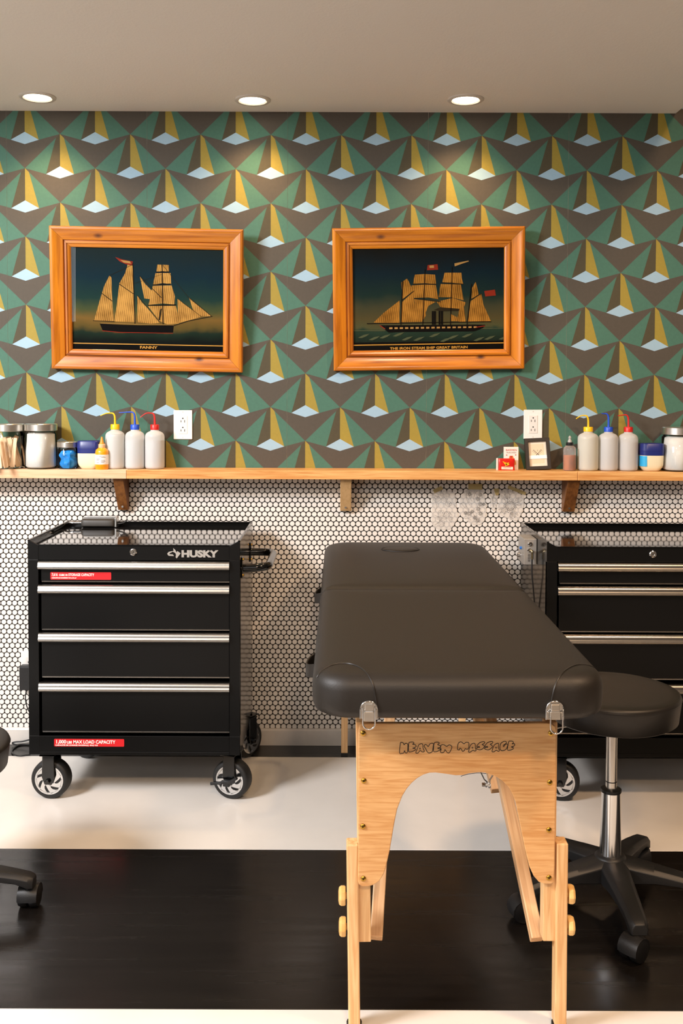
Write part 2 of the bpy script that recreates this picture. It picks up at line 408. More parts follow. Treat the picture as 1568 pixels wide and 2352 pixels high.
# ================================================================== FRAMED PICTURES
PINE = {a: wood('honey_pine_'+a, '#8a4206', '#cf7d18', a, 60, 8, .28, knots=10, kcol='#43190a', coat=.35) for a in 'XZ'}
FW, FH, MW = .703, .519, .0735
PROF = [(0, 0), (0, .029), (.003, .033), (.008, .034), (.016, .0305), (.028, .0265), (.040, .0235), (.047, .0225), (.0485, .0205), (.049, .0150), (.0525, .0150), (.0535, .0235), (.0595, .0235), (.0605, .0195), (.066, .0185), (.070, .017), (.0735, .0125), (.0735, 0)]
def picture(label, pbase, tilt, roll):
    t = thing('framed_picture', label, 'picture', pbase, 'ship pictures in pine frames', local=True, rot=(tilt, roll, 0))
    hw = FW/2
    def corner(sx, sz, u, h): return (sx*(hw-u), -h, (FH-u) if sz > 0 else u)
    for c0, c1, a in (((-1, 1), (1, 1), 'X'), ((1, 1), (1, -1), 'Z'), ((1, -1), (-1, -1), 'X'), ((-1, -1), (-1, 1), 'Z')):
        e = .0004
        A = [Vector(corner(*c0, u, h)) for u, h in PROF]; B = [Vector(corner(*c1, u, h)) for u, h in PROF]
        dv = (B[0]-A[0]).normalized()
        MB().rings([[p+dv*e for p in A], [p-dv*e for p in B]]).build('frame_rail', PINE[a], t, smooth=35)
    MB().span(-hw+MW-.004, hw-MW+.004, -.005, -.001, MW-.004, FH-MW+.004).build('backing_board', mat('backing', '#1a1512', .8), t)
    MB().poly([(x, -.0125, z) for x, z in ((-hw+MW, MW), (hw-MW, MW), (hw-MW, FH-MW), (-hw+MW, FH-MW))]).build('glass_pane', glass('picture_glass', ior=1.42), t)
    return t
def ramp_mat(name, stops, axis='Z', z0=MW, z1=FH-MW, rough=.55):
    m = bpy.data.materials.new(name); m.use_nodes = True; nt = m.node_tree; b = nt.nodes['Principled BSDF']; N, L = nt.nodes.new, nt.links.new
    b.inputs['Roughness'].default_value = rough; b.inputs['Specular IOR Level'].default_value = .05
    tc = N('ShaderNodeTexCoord'); sx = N('ShaderNodeSeparateXYZ'); L(tc.outputs['Object'], sx.inputs[0])
    no = N('ShaderNodeTexNoise'); no.inputs['Scale'].default_value = 9; no.inputs['Detail'].default_value = 7; L(tc.outputs['Object'], no.inputs['Vector'])
    nz = N('ShaderNodeMath'); nz.operation = 'MULTIPLY_ADD'; nz.inputs[1].default_value = .16; nz.inputs[2].default_value = -.08; L(no.outputs['Fac'], nz.inputs[0])
    mr = N('ShaderNodeMapRange'); mr.inputs[1].default_value = z0; mr.inputs[2].default_value = z1; L(sx.outputs[axis], mr.inputs[0])
    ad = N('ShaderNodeMath'); L(mr.outputs[0], ad.inputs[0]); L(nz.outputs[0], ad.inputs[1])
    r = N('ShaderNodeValToRGB'); cr = r.color_ramp
    while len(cr.elements) < len(stops): cr.elements.new(.5)
    for e, (p, c) in zip(cr.elements, stops): e.position = p; e.color = (*[q*.6 for q in lin(c)], 1)
    L(ad.outputs[0], r.inputs[0]); L(r.outputs[0], b.inputs['Base Color']); return m
SKY1 = ramp_mat('painted_sky_sea_a', [(.0, '#0b0d0c'), (.09, '#0d1512'), (.17, '#1f3326'), (.215, '#6b5a2c'), (.30, '#8a6a32'), (.40, '#4f5a36'), (.52, '#20403a'), (.72, '#10303c'), (1, '#1c2c2c')])
SKY2 = ramp_mat('painted_sky_sea_b', [(.0, '#120d07'), (.085, '#1c2a20'), (.19, '#2c4434'), (.215, '#5a5a38'), (.30, '#5c5230'), (.42, '#4a4a32'), (.55, '#1c342e'), (.75, '#0c2630'), (1, '#14140f')])
CAPT = mat('caption_black', '#060504', .5, spec=.05); GOLD = mat('gold_paint', '#b98426', .45)
def sail_mat(name, c1, c2):
    m = bpy.data.materials.new(name); m.use_nodes = True; nt = m.node_tree; b = nt.nodes['Principled BSDF']; N, L = nt.nodes.new, nt.links.new
    tc = N('ShaderNodeTexCoord'); wv = N('ShaderNodeTexWave'); wv.inputs['Scale'].default_value = 42; wv.inputs['Distortion'].default_value = 1.2; wv.inputs['Detail'].default_value = 2
    mp = N('ShaderNodeMapping'); mp.inputs['Rotation'].default_value = (0, .12, 0); L(tc.outputs['Object'], mp.inputs[0]); L(mp.outputs[0], wv.inputs[0])
    no = N('ShaderNodeTexNoise'); no.inputs['Scale'].default_value = 16; no.inputs['Detail'].default_value = 4; L(tc.outputs['Object'], no.inputs[0])
    ml = N('ShaderNodeMath'); ml.operation = 'MULTIPLY_ADD'; ml.inputs[1].default_value = .28; L(wv.outputs['Fac'], ml.inputs[0]); L(no.outputs['Fac'], ml.inputs[2])
    r = N('ShaderNodeValToRGB'); r.color_ramp.elements[0].position = .35; r.color_ramp.elements[1].position = .85
    r.color_ramp.elements[0].color = (*lin(c1), 1); r.color_ramp.elements[1].color = (*lin(c2), 1)
    L(ml.outputs[0], r.inputs[0]); L(r.outputs[0], b.inputs['Base Color']); b.inputs['Roughness'].default_value = .6; b.inputs['Specular IOR Level'].default_value = .05; return m
SAILA = sail_mat('painted_sail_a', '#6b481a', '#bf9049'); SAILB = sail_mat('painted_sail_b', '#523309', '#a8742c')
HULL = mat('painted_hull', '#070504', .5, spec=.05); REDP = mat('painted_red', '#7d2616', .6, spec=.05); DIM = mat('painted_shadow', '#241d10', .6, spec=.05); CREAM = mat('painted_cream', '#a07a44', .6, spec=.05); FOAM = mat('painted_foam', '#4a5038', .7, spec=.05)
PM = [None, SAILA, HULL, GOLD, CAPT, REDP, DIM, CREAM, FOAM]
def paint(pic, sky, zc, rot, sail, polys, lines, z_of=None):
    k = .0005; hw = FW/2
    def L2(zx, zy, lay): return (((zx-zc[0])*k), -.0056-lay*.00004, FH/2-(zy-zc[1]-rot*(zx-zc[0]))*k)
    m = MB(); m.poly([(x, -.0055, z) for x, z in ((-hw+MW, MW), (hw-MW, MW), (hw-MW, FH-MW), (-hw+MW, FH-MW))], 0)
    lay = 1
    for mi, pts in polys:
        m.poly([L2(x, y, lay) for x, y in pts], mi); lay += 1
    for mi, wd, pts in lines:
        for (x0, y0), (x1, y1) in zip(pts, pts[1:]):
            dx, dy = x1-x0, y1-y0; ln = math.hypot(dx, dy) or 1; nx, ny = -dy/ln*wd/2, dx/ln*wd/2
            m.poly([L2(x0+nx, y0+ny, lay), L2(x1+nx, y1+ny, lay), L2(x1-nx, y1-ny, lay), L2(x0-nx, y0-ny, lay)], mi)
        lay += .2
    o = m.build('painting', [sky, sail]+PM[2:], pic); return o, L2
def curve_poly(pts, n=4): return [(p.x, p.y) for p in smoothpts([(x, y, 0) for x, y in pts], n)]
pb = at(341, 850, DW-.005); pb.y = -.004
pic1 = picture('pine-framed picture of a two-masted sailing ship titled FANNY, hung on wallpaper', pb, .105, .0165)
P1 = [(4, [(200, 922), (1320, 930), (1320, 985), (200, 985)]),
      (1, [(362, 744), (405, 600), (440, 490), (480, 413), (494, 428), (496, 520), (500, 640), (508, 745)]),
      (1, [(512, 748), (530, 640), (552, 470), (595, 395), (615, 330), (650, 318), (655, 420), (655, 560), (662, 752)]),
      (5, [(522, 278), (575, 296), (652, 310), (650, 340), (600, 330), (555, 310)]),
      (7, [(560, 300), (630, 308), (640, 326), (585, 318)]),
      (1, [(682, 555), (720, 610), (770, 660), (850, 755), (780, 762), (684, 752)]),
      (1, [(702, 415), (740, 470), (790, 520), (862, 572), (800, 584), (735, 578)]),
      (1, [(832, 330), (914, 332), (916, 384), (870, 376), (824, 384)]),
      (1, [(818, 392), (928, 390), (932, 472), (870, 464), (798, 478)]),
      (1, [(798, 484), (935, 480), (960, 560), (955, 620), (868, 612), (765, 625)]),
      (1, [(760, 632), (965, 628), (982, 690), (985, 760), (900, 764), (845, 740)]),
      (6, [(850, 655), (865, 650), (850, 735), (838, 735)]),
      (1, [(978, 575), (1020, 610), (1090, 660), (1155, 706), (1060, 735), (985, 755)]),
      (1, [(1062, 565), (1120, 615), (1225, 702), (1110, 706)]),
      (2, [(404, 765), (560, 772), (700, 775), (870, 773), (950, 772), (945, 826), (700, 828), (560, 826), (425, 815)]),
      (5, [(420, 815), (560, 826), (945, 828), (945, 832), (560, 831), (422, 820)])]
L1 = [(3, 7, [(200, 911), (1320, 920)]), (6, 5, [(355, 744), (515, 749)]), (6, 5, [(412, 535), (498, 600)]), (6, 5, [(552, 475), (655, 545)]), (2, 6, [(652, 320), (664, 765)]), (2, 7, [(866, 330), (872, 765)]),
      (2, 7, [(824, 384), (916, 382)]), (2, 7, [(798, 478), (930, 470)]), (2, 8, [(760, 628), (968, 622)]), (6, 5, [(702, 415), (862, 572)]), (6, 4, [(682, 555), (850, 755)]), (6, 6, [(950, 775), (1060, 738), (1235, 702)]),
      (6, 3, [(978, 575), (1155, 706)]), (6, 3, [(1062, 565), (1230, 702)]), (7, 3, [(410, 762), (950, 770)]), (6, 3, [(872, 335), (1062, 570), (1230, 702)]), (6, 3, [(655, 330), (480, 415)]), (6, 2, [(866, 400), (660, 470)])]
po, L2a = paint(pic1, SKY1, (760, 587), .009, SAILA, P1, L1)
a0 = L2a(763, 946, 20); lettering('FANNY', .0135, facing((a0[0], -.0066, a0[2])), GOLD, po, align='CENTER', bold=.0004, sx=1.45)
pb = at(983.5, 849, DW-.005); pb.y = -.004
pic2 = picture('pine-framed picture of a steam ship with two funnels and red flag, hung on wallpaper', pb, .062, -.0148)
def Z(x, y): return (x/1.6667+376.3, y/1.6667+219.5)   # second enlargement of the same picture
P2 = [(4, [(200, 900), (1320, 886), (1320, 985), (200, 985)]),
      (1, [(355, 752), (430, 680), (548, 590), (520, 660), (488, 757)]), (1, [(490, 757), (515, 660), (548, 595), (545, 757)]),
      (1, [(560, 458), (604, 430), (640, 500), (648, 520), (570, 582)]), (1, [(568, 600), (650, 525), (655, 600), (690, 690), (712, 748), (556, 750)]),
      (1, [(660, 402), (735, 397), (810, 402), (818, 472), (735, 464), (648, 468)]), (1, [(636, 480), (735, 474), (815, 478), (834, 582), (760, 568), (655, 572), (640, 520)]),
      (1, [(656, 580), (720, 588), (815, 600), (760, 630), (735, 690), (730, 722), (690, 690)]),
      (1, [(880, 388), (1003, 388), (1006, 430), (1018, 472), (930, 460), (862, 458)]), (1, [(850, 470), (1000, 474), (1020, 590), (930, 568), (836, 566), (842, 520)]),
      (1, [(820, 600), (940, 572), (1028, 602), (995, 650), (920, 660), (850, 640)]), (1, [(992, 650), (1010, 700), (1030, 746), (925, 742), (925, 690), (975, 715)]),
      (1, [(930, 575), (1035, 605), (1022, 640), (1036, 748), (985, 748), (985, 660)]), (1, [(655, 585), (735, 640), (742, 700), (712, 748), (680, 690)]),
      (1, [(1108, 455), (1132, 545), (1078, 582), (1082, 500)]), (1, [(1072, 596), (1150, 540), (1165, 620), (1222, 744), (1052, 746)]),
      (5, [(755, 332), (828, 326), (832, 366), (750, 370)]), (7, [(768, 336), (800, 334), (802, 352), (770, 354)]), (7, [(952, 320), (1055, 300), (1058, 306), (1000, 325), (954, 342)]), (5, [(1172, 522), (1250, 512), (1257, 555), (1180, 562)]),
      (2, [(400, 772), (560, 772), (1100, 768), (1180, 770), (1160, 796), (1100, 818), (560, 822), (465, 826)]),
      (6, [(800, 660), (850, 640), (990, 652), (985, 668), (860, 670)])]
for i in range(17):
    x = 470+i*39; P2.append((7, [(x, 787-i*.4), (x+24, 787-i*.4), (x+24, 800-i*.5), (x, 801-i*.5)]))
for x in (792, 808, 842, 860): P2.append((2, [(x-7, 668), (x+7, 668), (x+7, 768), (x-7, 768)]))
for i in range(13):
    x = 240+i*85+random.uniform(-20, 20); y = 838+random.uniform(0, 40); P2.append((8, [(x, y+14), (x+40, y-6), (x+85, y-14), (x+60, y+4), (x+25, y+18)]))
L2_ = [(3, 7, [(200, 919), (1320, 903)]), (2, 6, [(570, 450), (556, 770)]), (2, 6, [(1078, 470), (1045, 768)]), (2, 5, [(735, 360), (718, 772)]), (2, 5, [(935, 345), (922, 770)]), (2, 5, [(305, 760), (1222, 746)]), (6, 6, [(648, 470), (818, 472)]), (6, 6, [(862, 460), (1018, 472)]), (6, 4, [(570, 582), (655, 520)]), (6, 4, [(1075, 582), (1152, 540)]), (6, 5, [(656, 574), (850, 600)]), (5, 6, [(400, 772), (440, 800)]), (8, 5, [(200, 812), (440, 812)]), (8, 4, [(1150, 800), (1320, 796)]), (5, 6, [(1110, 788), (1175, 778)])]
po, L2b = paint(pic2, SKY2, (760, 582), -.009, SAILB, P2, L2_)
a0 = L2b(763, 947, 20); lettering('THE IRON STEAM SHIP GREAT BRITAIN', .0125, facing((a0[0], -.0072, a0[2]), roty=-.009), GOLD, po, align='CENTER', bold=.00035, sx=1.32)

# ================================================================== THINGS ON THE SHELF
GLASSJ = glass('jar_glass', (.96, .98, .97), 1.3); LID = mat('jar_lid_steel', '#e6e2da', .3, 1.0)
PXM = (DW-.07)/2255
def jar(pxc, wpx, ytop, ylid, dist, label):
    p = at(pxc, 1060, dist); c = Vector((p.x, p.y, SZ)); R = wpx*dist/2255/2
    H = at(pxc, ytop, dist).z-SZ; hl = H-(at(pxc, ylid, dist).z-SZ)
    t = thing('glass_jar', label, 'jar', c, 'steel-lidded glass jars')
    MB().lathe([(R-.006, .0005), (R-.001, .004), (R-.0005, .012), (R-.0005, H-hl-.010), (R-.006, H-hl-.003), (R-.006, H-hl+.002)], c, n=40, cap1=False).build('glass_body', GLASSJ, t, smooth=45)
    MB().lathe([(R-.001, H-hl), (R, H-hl+.001), (R, H-.0025), (R-.0025, H), (R*.6, H)], c, n=40).build('lid', LID, t, smooth=40)
    return t, c, R, H, hl
JD = DW-.072
t, c, R, H, hl = jar(19, 75, 973, 990, JD, 'steel-lidded glass jar of wooden sticks at the left end of the shelf')
STK = wood('birch_stick', '#d8ab7e', '#efcfa8', 'Z', 200, 20, .6)
for i in range(16):
    u = (i*7 % 16)/15; x0 = (u-.5)*1.5*R; yl = math.sqrt(max(.02, .8*R*R-x0*x0)); yy = yl*(1-2*i/15)*.82; x1 = x0*.5-.22*R+random.uniform(-.05, .05)*R
    if i in (5, 11): x1 = x0*.3+.5*R
    hgt = .108+random.uniform(-.005, .006)
    q = MB().beam(Vector((c.x+x0, c.y+yy, SZ+.008)), Vector((c.x+x1, c.y+yy*.85, SZ+.004+hgt)), .0165, .0017)
    tag(q.build('wooden_stick', STK, None, bevel=.0007, seg=1), 'flat wooden stick standing in the left-end glass jar', 'stick', 'wooden sticks in the jar')
t, c, R, H, hl = jar(94.5, 73, 973, 989, JD, 'steel-lidded glass jar packed with white cotton, beside the jar of sticks')
COTTON = mat('cotton', '#dcd7d1', .8, bump=.6, bscale=60)
MB().super([(.004, R*.8, R*.8, 2), (.010, R*.93, R*.93, 2), (.06, R*.92, R*.92, 2), (.10, R*.86, R*.86, 2), (H-hl-.012, R*.84, R*.84, 2), (H-hl-.006, R*.6, R*.6, 2)], c).build('cotton_filling', COTTON, t, smooth=60)
t, c, R, H, hl = jar(156, 48, 1014, 1027, DW-.078, 'small steel-lidded glass jar of bright blue gloves beside the cotton jar')
BLUEN = mat('blue_nitrile', '#2f92e4', .3, var=.3, vscale=30)
from mathutils import noise as mnoise
for i, (ox, oy, oz, rr, hh) in enumerate(((-.3, .2, .003, .52, .036), (.3, .25, .003, .55, .040), (.05, -.35, .003, .56, .038), (-.25, -.1, .030, .55, .036), (.25, -.05, .032, .6, .036))):
    m = MB(); cc_ = c+Vector((ox*R, oy*R, oz)); rg = []
    for j in range(9):
        v = j/8; rg.append([cc_+Vector((math.cos(2*pi*k/14)*r_, math.sin(2*pi*k/14)*r_, v*hh)) for k in range(14) for r_ in [R*rr*(.35+.65*math.sin(pi*(.12+.76*v)))*(1+.38*mnoise.noise(Vector((math.cos(2*pi*k/14)*1.6+i*5, math.sin(2*pi*k/14)*1.6, v*2.2))))]])
    m.rings(rg).build('crumpled_glove', BLUEN, t, smooth=25)
t, c, R, H, hl = jar(1557, 75, 981, 998, JD, 'steel-lidded glass jar of white cotton at the right end of the shelf')
MB().super([(.004, R*.8, R*.8, 2), (.010, R*.93, R*.93, 2), (.06, R*.91, R*.91, 2), (.10, R*.86, R*.86, 2), (H-hl-.012, R*.82, R*.82, 2), (H-hl-.006, R*.6, R*.6, 2)], c).build('cotton_filling', COTTON, t, smooth=60)

JELLY = mat('jelly_jar_plastic', '#e9dfbd', .32); LIDB = mat('navy_lid', '#1f2b70', .35)
def jelly(pxc, wpx, ytop, ylid, dist, label, lab):
    p = at(pxc, 1060, dist); c = Vector((p.x, p.y, SZ)); hw = wpx*dist/2255/2; H = at(pxc, ytop, dist).z-SZ; zl = at(pxc, ylid, dist).z-SZ
    t = thing('jelly_jar', label, 'jar', c, 'jelly jars with navy lids')
    MB().super([(0, hw*.62, hw*.55, 3), (.004, hw*.74, hw*.66, 3), (.014, hw*.92, hw*.78, 3.4), (.024, hw*.985, hw*.82, 3.6), (zl-.004, hw, hw*.84, 3.8), (zl+.002, hw*.97, hw*.82, 3.8)], c, 40).build('jar_body', JELLY, t, smooth=50)
    MB().super([(zl, hw*1.0, hw*.86, 3.8), (zl+.016, hw*1.01, hw*.87, 3.8), (zl+.017, hw*1.03, hw*.89, 3.8), (H-.003, hw*1.01, hw*.87, 3.8), (H, hw*.95, hw*.82, 3.8)], c, 40).build('lid', LIDB, t, smooth=35)
    if lab:
        q = MB(); ring = []
        for z in (.018, .056):
            r_ = []
            for k in range(9):
                a = math.radians(178+k*9); ca, sa = math.cos(a), math.sin(a)
                r_.append(c+Vector((hw*1.012*math.copysign(abs(ca)**(2/3.8), ca), hw*.852*math.copysign(abs(sa)**(2/3.8), sa), z)))
            ring.append(r_)
        q.rings(ring, False, False, closed=False).build('paper_label', mat('label_blue', '#2aa6dc', .45), t, smooth=60)
jelly(206, 51, 1012, 1040, DW-.078, 'petroleum jelly jar with navy lid beside the orange ink bottle', False)
jelly(1494, 53, 1018, 1045, DW-.072, 'petroleum jelly jar with navy lid and blue label at the right shelf end', True)

# orange ink bottle
dist = DW-.103; p = at(234, 1060, dist); c = Vector((p.x, p.y, SZ)); k = dist/2255
t = thing('ink_bottle', 'orange ink bottle with white paper label and pointed nozzle', 'bottle', c)
r0 = 15*k
MB().lathe([(r0*.9, 0), (r0, .003), (r0, 40*k), (r0*.9, 45*k), (r0*.6, 48.5*k), (r0*.5, 50*k)], c, n=28).build('bottle_body', mat('orange_ink', '#eea00f', .3, coat=.4), t, smooth=45)
MB().lathe([(r0*1.012, 12*k), (r0*1.015, 12.2*k), (r0*1.015, 34*k), (r0*1.012, 34.2*k)], c, n=28, cap0=False, cap1=False).build('paper_label', mat('ink_label', '#f0e9e2', .6), t, smooth=60)
MB().lathe([(r0*.5, 49*k), (r0*.52, 49.5*k), (r0*.52, 57*k), (r0*.45, 58*k)], c, n=20).build('collar', mat('peach_collar', '#eebd92', .5), t, smooth=40)
MB().lathe([(r0*.42, 58*k), (r0*.30, 62*k), (r0*.22, 68*k), (r0*.13, 74*k), (r0*.04, 75*k)], c, n=16).build('nozzle', mat('ochre_nozzle', '#c98d22', .4), t, smooth=40)
pr = MB()
for zz, w0, w1 in ((30, -.3, .75), (27.5, .1, .8), (24, -.7, -.1), (22, -.7, -.2), (21, .1, .7), (18.5, .1, .75), (16, .1, .6), (15.5, -.6, -.2)):
    pr.rings([[c+Vector((r0*1.02*math.sin(w0+(w1-w0)*j/4), -r0*1.02*math.cos(w0+(w1-w0)*j/4), (zz+dz)*k)) for j in range(5)] for dz in (0, 1.1)], False, False, closed=False)
pr.build('label_print', mat('print_grey', '#8a807c', .6), t)

# wash bottles
HD = glass('translucent_polyethylene', (.96, .96, .95), 1.4, .25, .58)
def wash(pxc, wpx, ysh, ycap0, ycap1, ytip, tipdx, colr, liquid, label, dist):
    p = at(pxc, 1060, dist); c = Vector((p.x, p.y, SZ)); k = dist/2255; R = wpx*k/2
    Zp = lambda y: at(pxc, y, dist).z-SZ
    t = thing('wash_bottle', label, 'bottle', c, 'wash bottles with bent spouts')
    zs = Zp(ysh)
    zn = Zp(ycap1); MB().lathe([(R*.86, .0008), (R*.97, .004), (R, .010), (R, zn-17*k), (R*.975, zn-12.5*k), (R*.9, zn-9*k), (R*.78, zn-6.5*k), (R*.58, zn-4*k), (R*.46, zn-3*k), (R*.42, zn-1.5*k), (R*.42, zn+.003)], c, n=36).build('bottle_body', HD, t, smooth=50)
    MB().lathe([(R*.8, .003), (R*.94, .008), (R*.96, .012), (R*.96, (zs-9*k)*liquid[1]), (R*.2, (zs-9*k)*liquid[1])], c, n=36).build('liquid', glass('liquid_'+liquid[0], lin(liquid[0]), 1.2, .1, .5), t, smooth=50)
    CM = mat('cap_'+colr, colr, .38)
    cap = MB(); r1, r2 = Zp(ycap1), Zp(ycap0)
    ring = [[c+Vector((rr*math.cos(2*pi*j/48), rr*math.sin(2*pi*j/48), z)) for j in range(48) for rr in [(R*.46 if j % 2 else R*.44)*sc]] for z, sc in ((r1, 1), (r2-.0015, 1), (r2, .93))]
    cap.rings(ring).build('cap', CM, t, smooth=60)
    zt = Zp(ytip[0]); x1 = tipdx*k
    pth = smoothpts([c+Vector(q) for q in ((0, 0, r2-.002), (0, 0, r2+.008), (-.001, 0, zt-.012), (-.006, 0, zt-.002), (-.014, 0, zt), (x1*.6, -.002, zt-.001), (x1, -.004, Zp(ytip[1])))], 4, False)
    n_ = len(pth); MB().tube(pth, [.0042-.0026*i/(n_-1) for i in range(n_)], 10).build('spout', CM, t, smooth=60)
WD = DW-.066
wash(264.5, 44, 987, 974.5, 986, (949, 955), -33, '#f2c010', ('#eef0ea', .985), 'wash bottle with yellow cap and spout beside the orange ink bottle', WD)
wash(310, 44, 987, 975, 986.5, (946.5, 948), -36, '#1f4fc4', ('#e6eaec', .84), 'wash bottle with blue cap and spout, middle one near the left outlet', WD)
wash(355.5, 44, 988, 975, 987, (949, 959), -33, '#c9201c', ('#e6e7e8', .82), 'wash bottle with red cap and spout beside the left wall outlet', WD)
wash(1349.5, 47, 993, 980.5, 991, (954.5, 962), -29, '#f2c010', ('#efe9b4', .98), 'wash bottle of yellowish liquid with yellow spout, beside the amber dropper bottle', WD)
wash(1396, 44, 993, 980.5, 991.5, (950, 949.5), -17, '#1f4fc4', ('#e2e2e0', .96), 'wash bottle with blue cap and spout, middle one at the right shelf end', WD)
wash(1441.5, 44, 994, 980.5, 992, (953, 955), -25, '#c9201c', ('#dcdad6', .84), 'wash bottle with red cap and spout beside the right jelly jar', WD)

# amber dropper bottle
dist = DW-.075; p = at(1307.5, 1060, dist); c = Vector((p.x, p.y, SZ)); k = dist/2255; R = 14.5*k
t = thing('dropper_bottle', 'clear bottle of amber liquid with black collar and twist nozzle', 'bottle', c)
MB().lathe([(R*.9, .0008), (R, .004), (R, 47*k), (R*.92, 53*k), (R*.6, 57*k), (R*.5, 58.5*k)], c, n=28).build('bottle_body', glass('clear_pet', (.95, .95, .94), 1.35, .05, .18), t, smooth=45)
MB().lathe([(R*.88, .002), (R*.97, .005), (R*.97, 36*k), (R*.1, 36*k)], c, n=28).build('liquid', mat('amber_liquid', '#c46a18', .15), t, smooth=45)
MB().lathe([(R*.55, 57*k), (R*.57, 57.5*k), (R*.57, 64*k), (R*.5, 65*k)], c, n=24).build('collar', BLACKPL, t, smooth=40)
MB().lathe([(R*.34, 65*k), (R*.30, 69*k), (R*.2, 71*k), (R*.2, 74*k), (R*.26, 75*k), (R*.14, 79*k), (R*.06, 80*k)], c, n=14).build('nozzle', mat('grey_nozzle', '#a9a6a2', .35), t, smooth=40)

# matchbox-like card box and red packet
dist = DW-.055; k = dist/2255; p = at(1173.5, 1080, dist)
c = Vector((p.x, p.y, SZ)); wd, ht = 33*k, 52.5*k
t = thing('card_box', 'small white printed card box standing behind the red packet', 'box', c)
MB().span(c.x-wd/2, c.x+wd/2, c.y, c.y+.014, SZ, SZ+ht).build('carton', mat('white_card', '#efe4da', .55), t, bevel=.0006, seg=1)
RD = mat('print_red', '#b8402e', .6); yf = c.y-.0004
lettering('BARMEN', .0095, facing((c.x, yf, SZ+ht-.0145)), RD, t, align='CENTER', sx=1.12)
lettering('WANTED', .0078, facing((c.x, yf, SZ+ht-.0235)), mat('print_grey2', '#9a8a84', .6), t, align='CENTER', sx=1.1)
OR = mat('print_orange', '#e08a3a', .6)
pm = MB(); pm.poly([(c.x+x*.001, yf, SZ+z*.001) for x, z in ((-9, 38), (-8, 48), (-5, 53), (-3, 48), (2, 49), (5, 53), (8, 47), (9, 40), (14, 36), (17, 28), (18, 20), (8, 14), (-10, 16))], 0)
pm.poly([(c.x+x*.001, yf-.0002, SZ+z*.001) for x, z in ((-3, 52), (3, 52), (5, 45), (-2, 42), (-6, 46))], 1)
pm.lathe([(.0022, 0), (.0022, .0002)], (c.x-.017, yf, SZ+.0545), 'Y', 8, mi=1); pm.lathe([(.0022, 0), (.0022, .0002)], (c.x+.016, yf, SZ+.055), 'Y', 8, mi=1)
pm.build('printed_flower_motif', [OR, RD], t)
p = at(1163, 1081, dist-.02); c = Vector((p.x, c.y-.017, SZ)); wd, ht = 37*k, 27*k
t = thing('red_packet', 'shiny red foil packet with yellow print and white caution strip', 'packet', c)
rp = MB().super([(0, wd*.50, .006, 6), (.003, wd*.5, .0075, 5), (ht*.5, wd*.485, .009, 4), (ht-.003, wd*.5, .0075, 5), (ht, wd*.5, .004, 6)], c, 32).build('foil_wrap', mat('red_foil', '#cf2218', .3, var=.25, vscale=60, coat=.3), t, smooth=40)
yf = c.y-.0097
MB().poly([(c.x+x*.001, yf, SZ+z*.001) for x, z in ((-20, 4), (22, 3), (22, 13), (-20, 13.5))]).build('caution_strip', mat('strip_cream', '#f2d9c8', .6), t)
lettering('CAUTION', .0055, facing((c.x+.001, yf-.0003, SZ+.0085)), RD, t, align='CENTER', sx=1.1)
YP_ = mat('print_yellow', '#e8b818', .5); pm = MB()
for pts in ([(-17, 33), (-10, 32), (-8, 28), (-2, 31), (-5, 25), (3, 23), (-2, 20), (-8, 22), (-12, 28)], [(-3, 27), (8, 29), (5, 24), (10, 22), (3, 18), (-6, 19)], [(-9, 17), (-1, 18), (-4, 15)]):
    pm.poly([(c.x+x*.001, yf-.0002, SZ+z*.001) for x, z in pts])
pm.build('yellow_print', YP_, t)
MB().span(c.x-wd/2-.008, c.x-wd/2-.001, c.y-.003, c.y+.004, SZ, SZ+ht+.001).build('end_flap', mat('white_foil', '#f0d8d0', .4), t, bevel=.001, seg=1)

# small black photo frame leaning on the wall
p0, p1, p2, p3 = [at(x, y, DW-.05) for x, y in ((1209, 1081), (1264.5, 1081), (1260.5, 1011), (1204.5, 1010))]
wd, ht = .091, .1165
t = thing('photo_frame', 'small black photo frame with crossed hatch mark, leaning below the right outlet', 'frame', (at(1237, 1081, DW-.06).x, -.052, SZ+.0003), local=True, rot=(-.16, -.05, 0))
hw = wd/2; fw_ = .0125
for c0, c1 in (((-1, 1), (1, 1)), ((1, 1), (1, 0)), ((1, 0), (-1, 0)), ((-1, 0), (-1, 1))):
    def cor(cc, u, h): return Vector((cc[0]*(hw-u), -h, ht-u if cc[1] else u))
    pf = [(0, 0), (0, .015), (.001, .016), (fw_-.001, .016), (fw_, .0145), (fw_, 0)]
    MB().rings([[cor(c0, *q) for q in pf], [cor(c1, *q) for q in pf]]).build('frame_rail', mat('dark_frame', '#241d18', .45), t)
MB().span(-hw+fw_-.001, hw-fw_+.001, -.006, -.002, fw_-.001, ht-fw_+.001).build('mat_board', mat('mat_cream', '#ecdcc6', .7), t)
MB().span(-.0235, .0235, -.0065, -.0058, fw_+.011, ht-fw_-.009).build('inner_card', mat('card_cream', '#e6cfb0', .7), t, bevel=.0004, seg=1)
ink = MB(); IK = mat('ink_black', '#2a2522', .6)
def stroke(m, x0, z0, x1, z1, w_=.0011, y=-.0068):
    d = Vector((x1-x0, 0, z1-z0)); nn = Vector((-d.z, 0, d.x)).normalized()*w_/2; a, b = Vector((x0, y, z0)), Vector((x1, y, z1)); m.poly([a+nn, b+nn, b-nn, a-nn])
q = .001
for sx in (-1, 1):
    stroke(ink, sx*-6*q, .052, sx*14*q, .074)
    for j in range(4): a = .35+.2*j; bx, bz = sx*(-6+20*a)*q, .052+.022*a; stroke(ink, bx, bz, bx+sx*4.5*q, bz-5*q)
stroke(ink, 0, .068, .001, .074)
ink.build('drawn_mark', IK, t)
MB().span(-hw+fw_, hw-fw_, -.0085, -.0075, .040, .053).build('paper_band', mat('white_band', '#fbf8f4', .5), t)

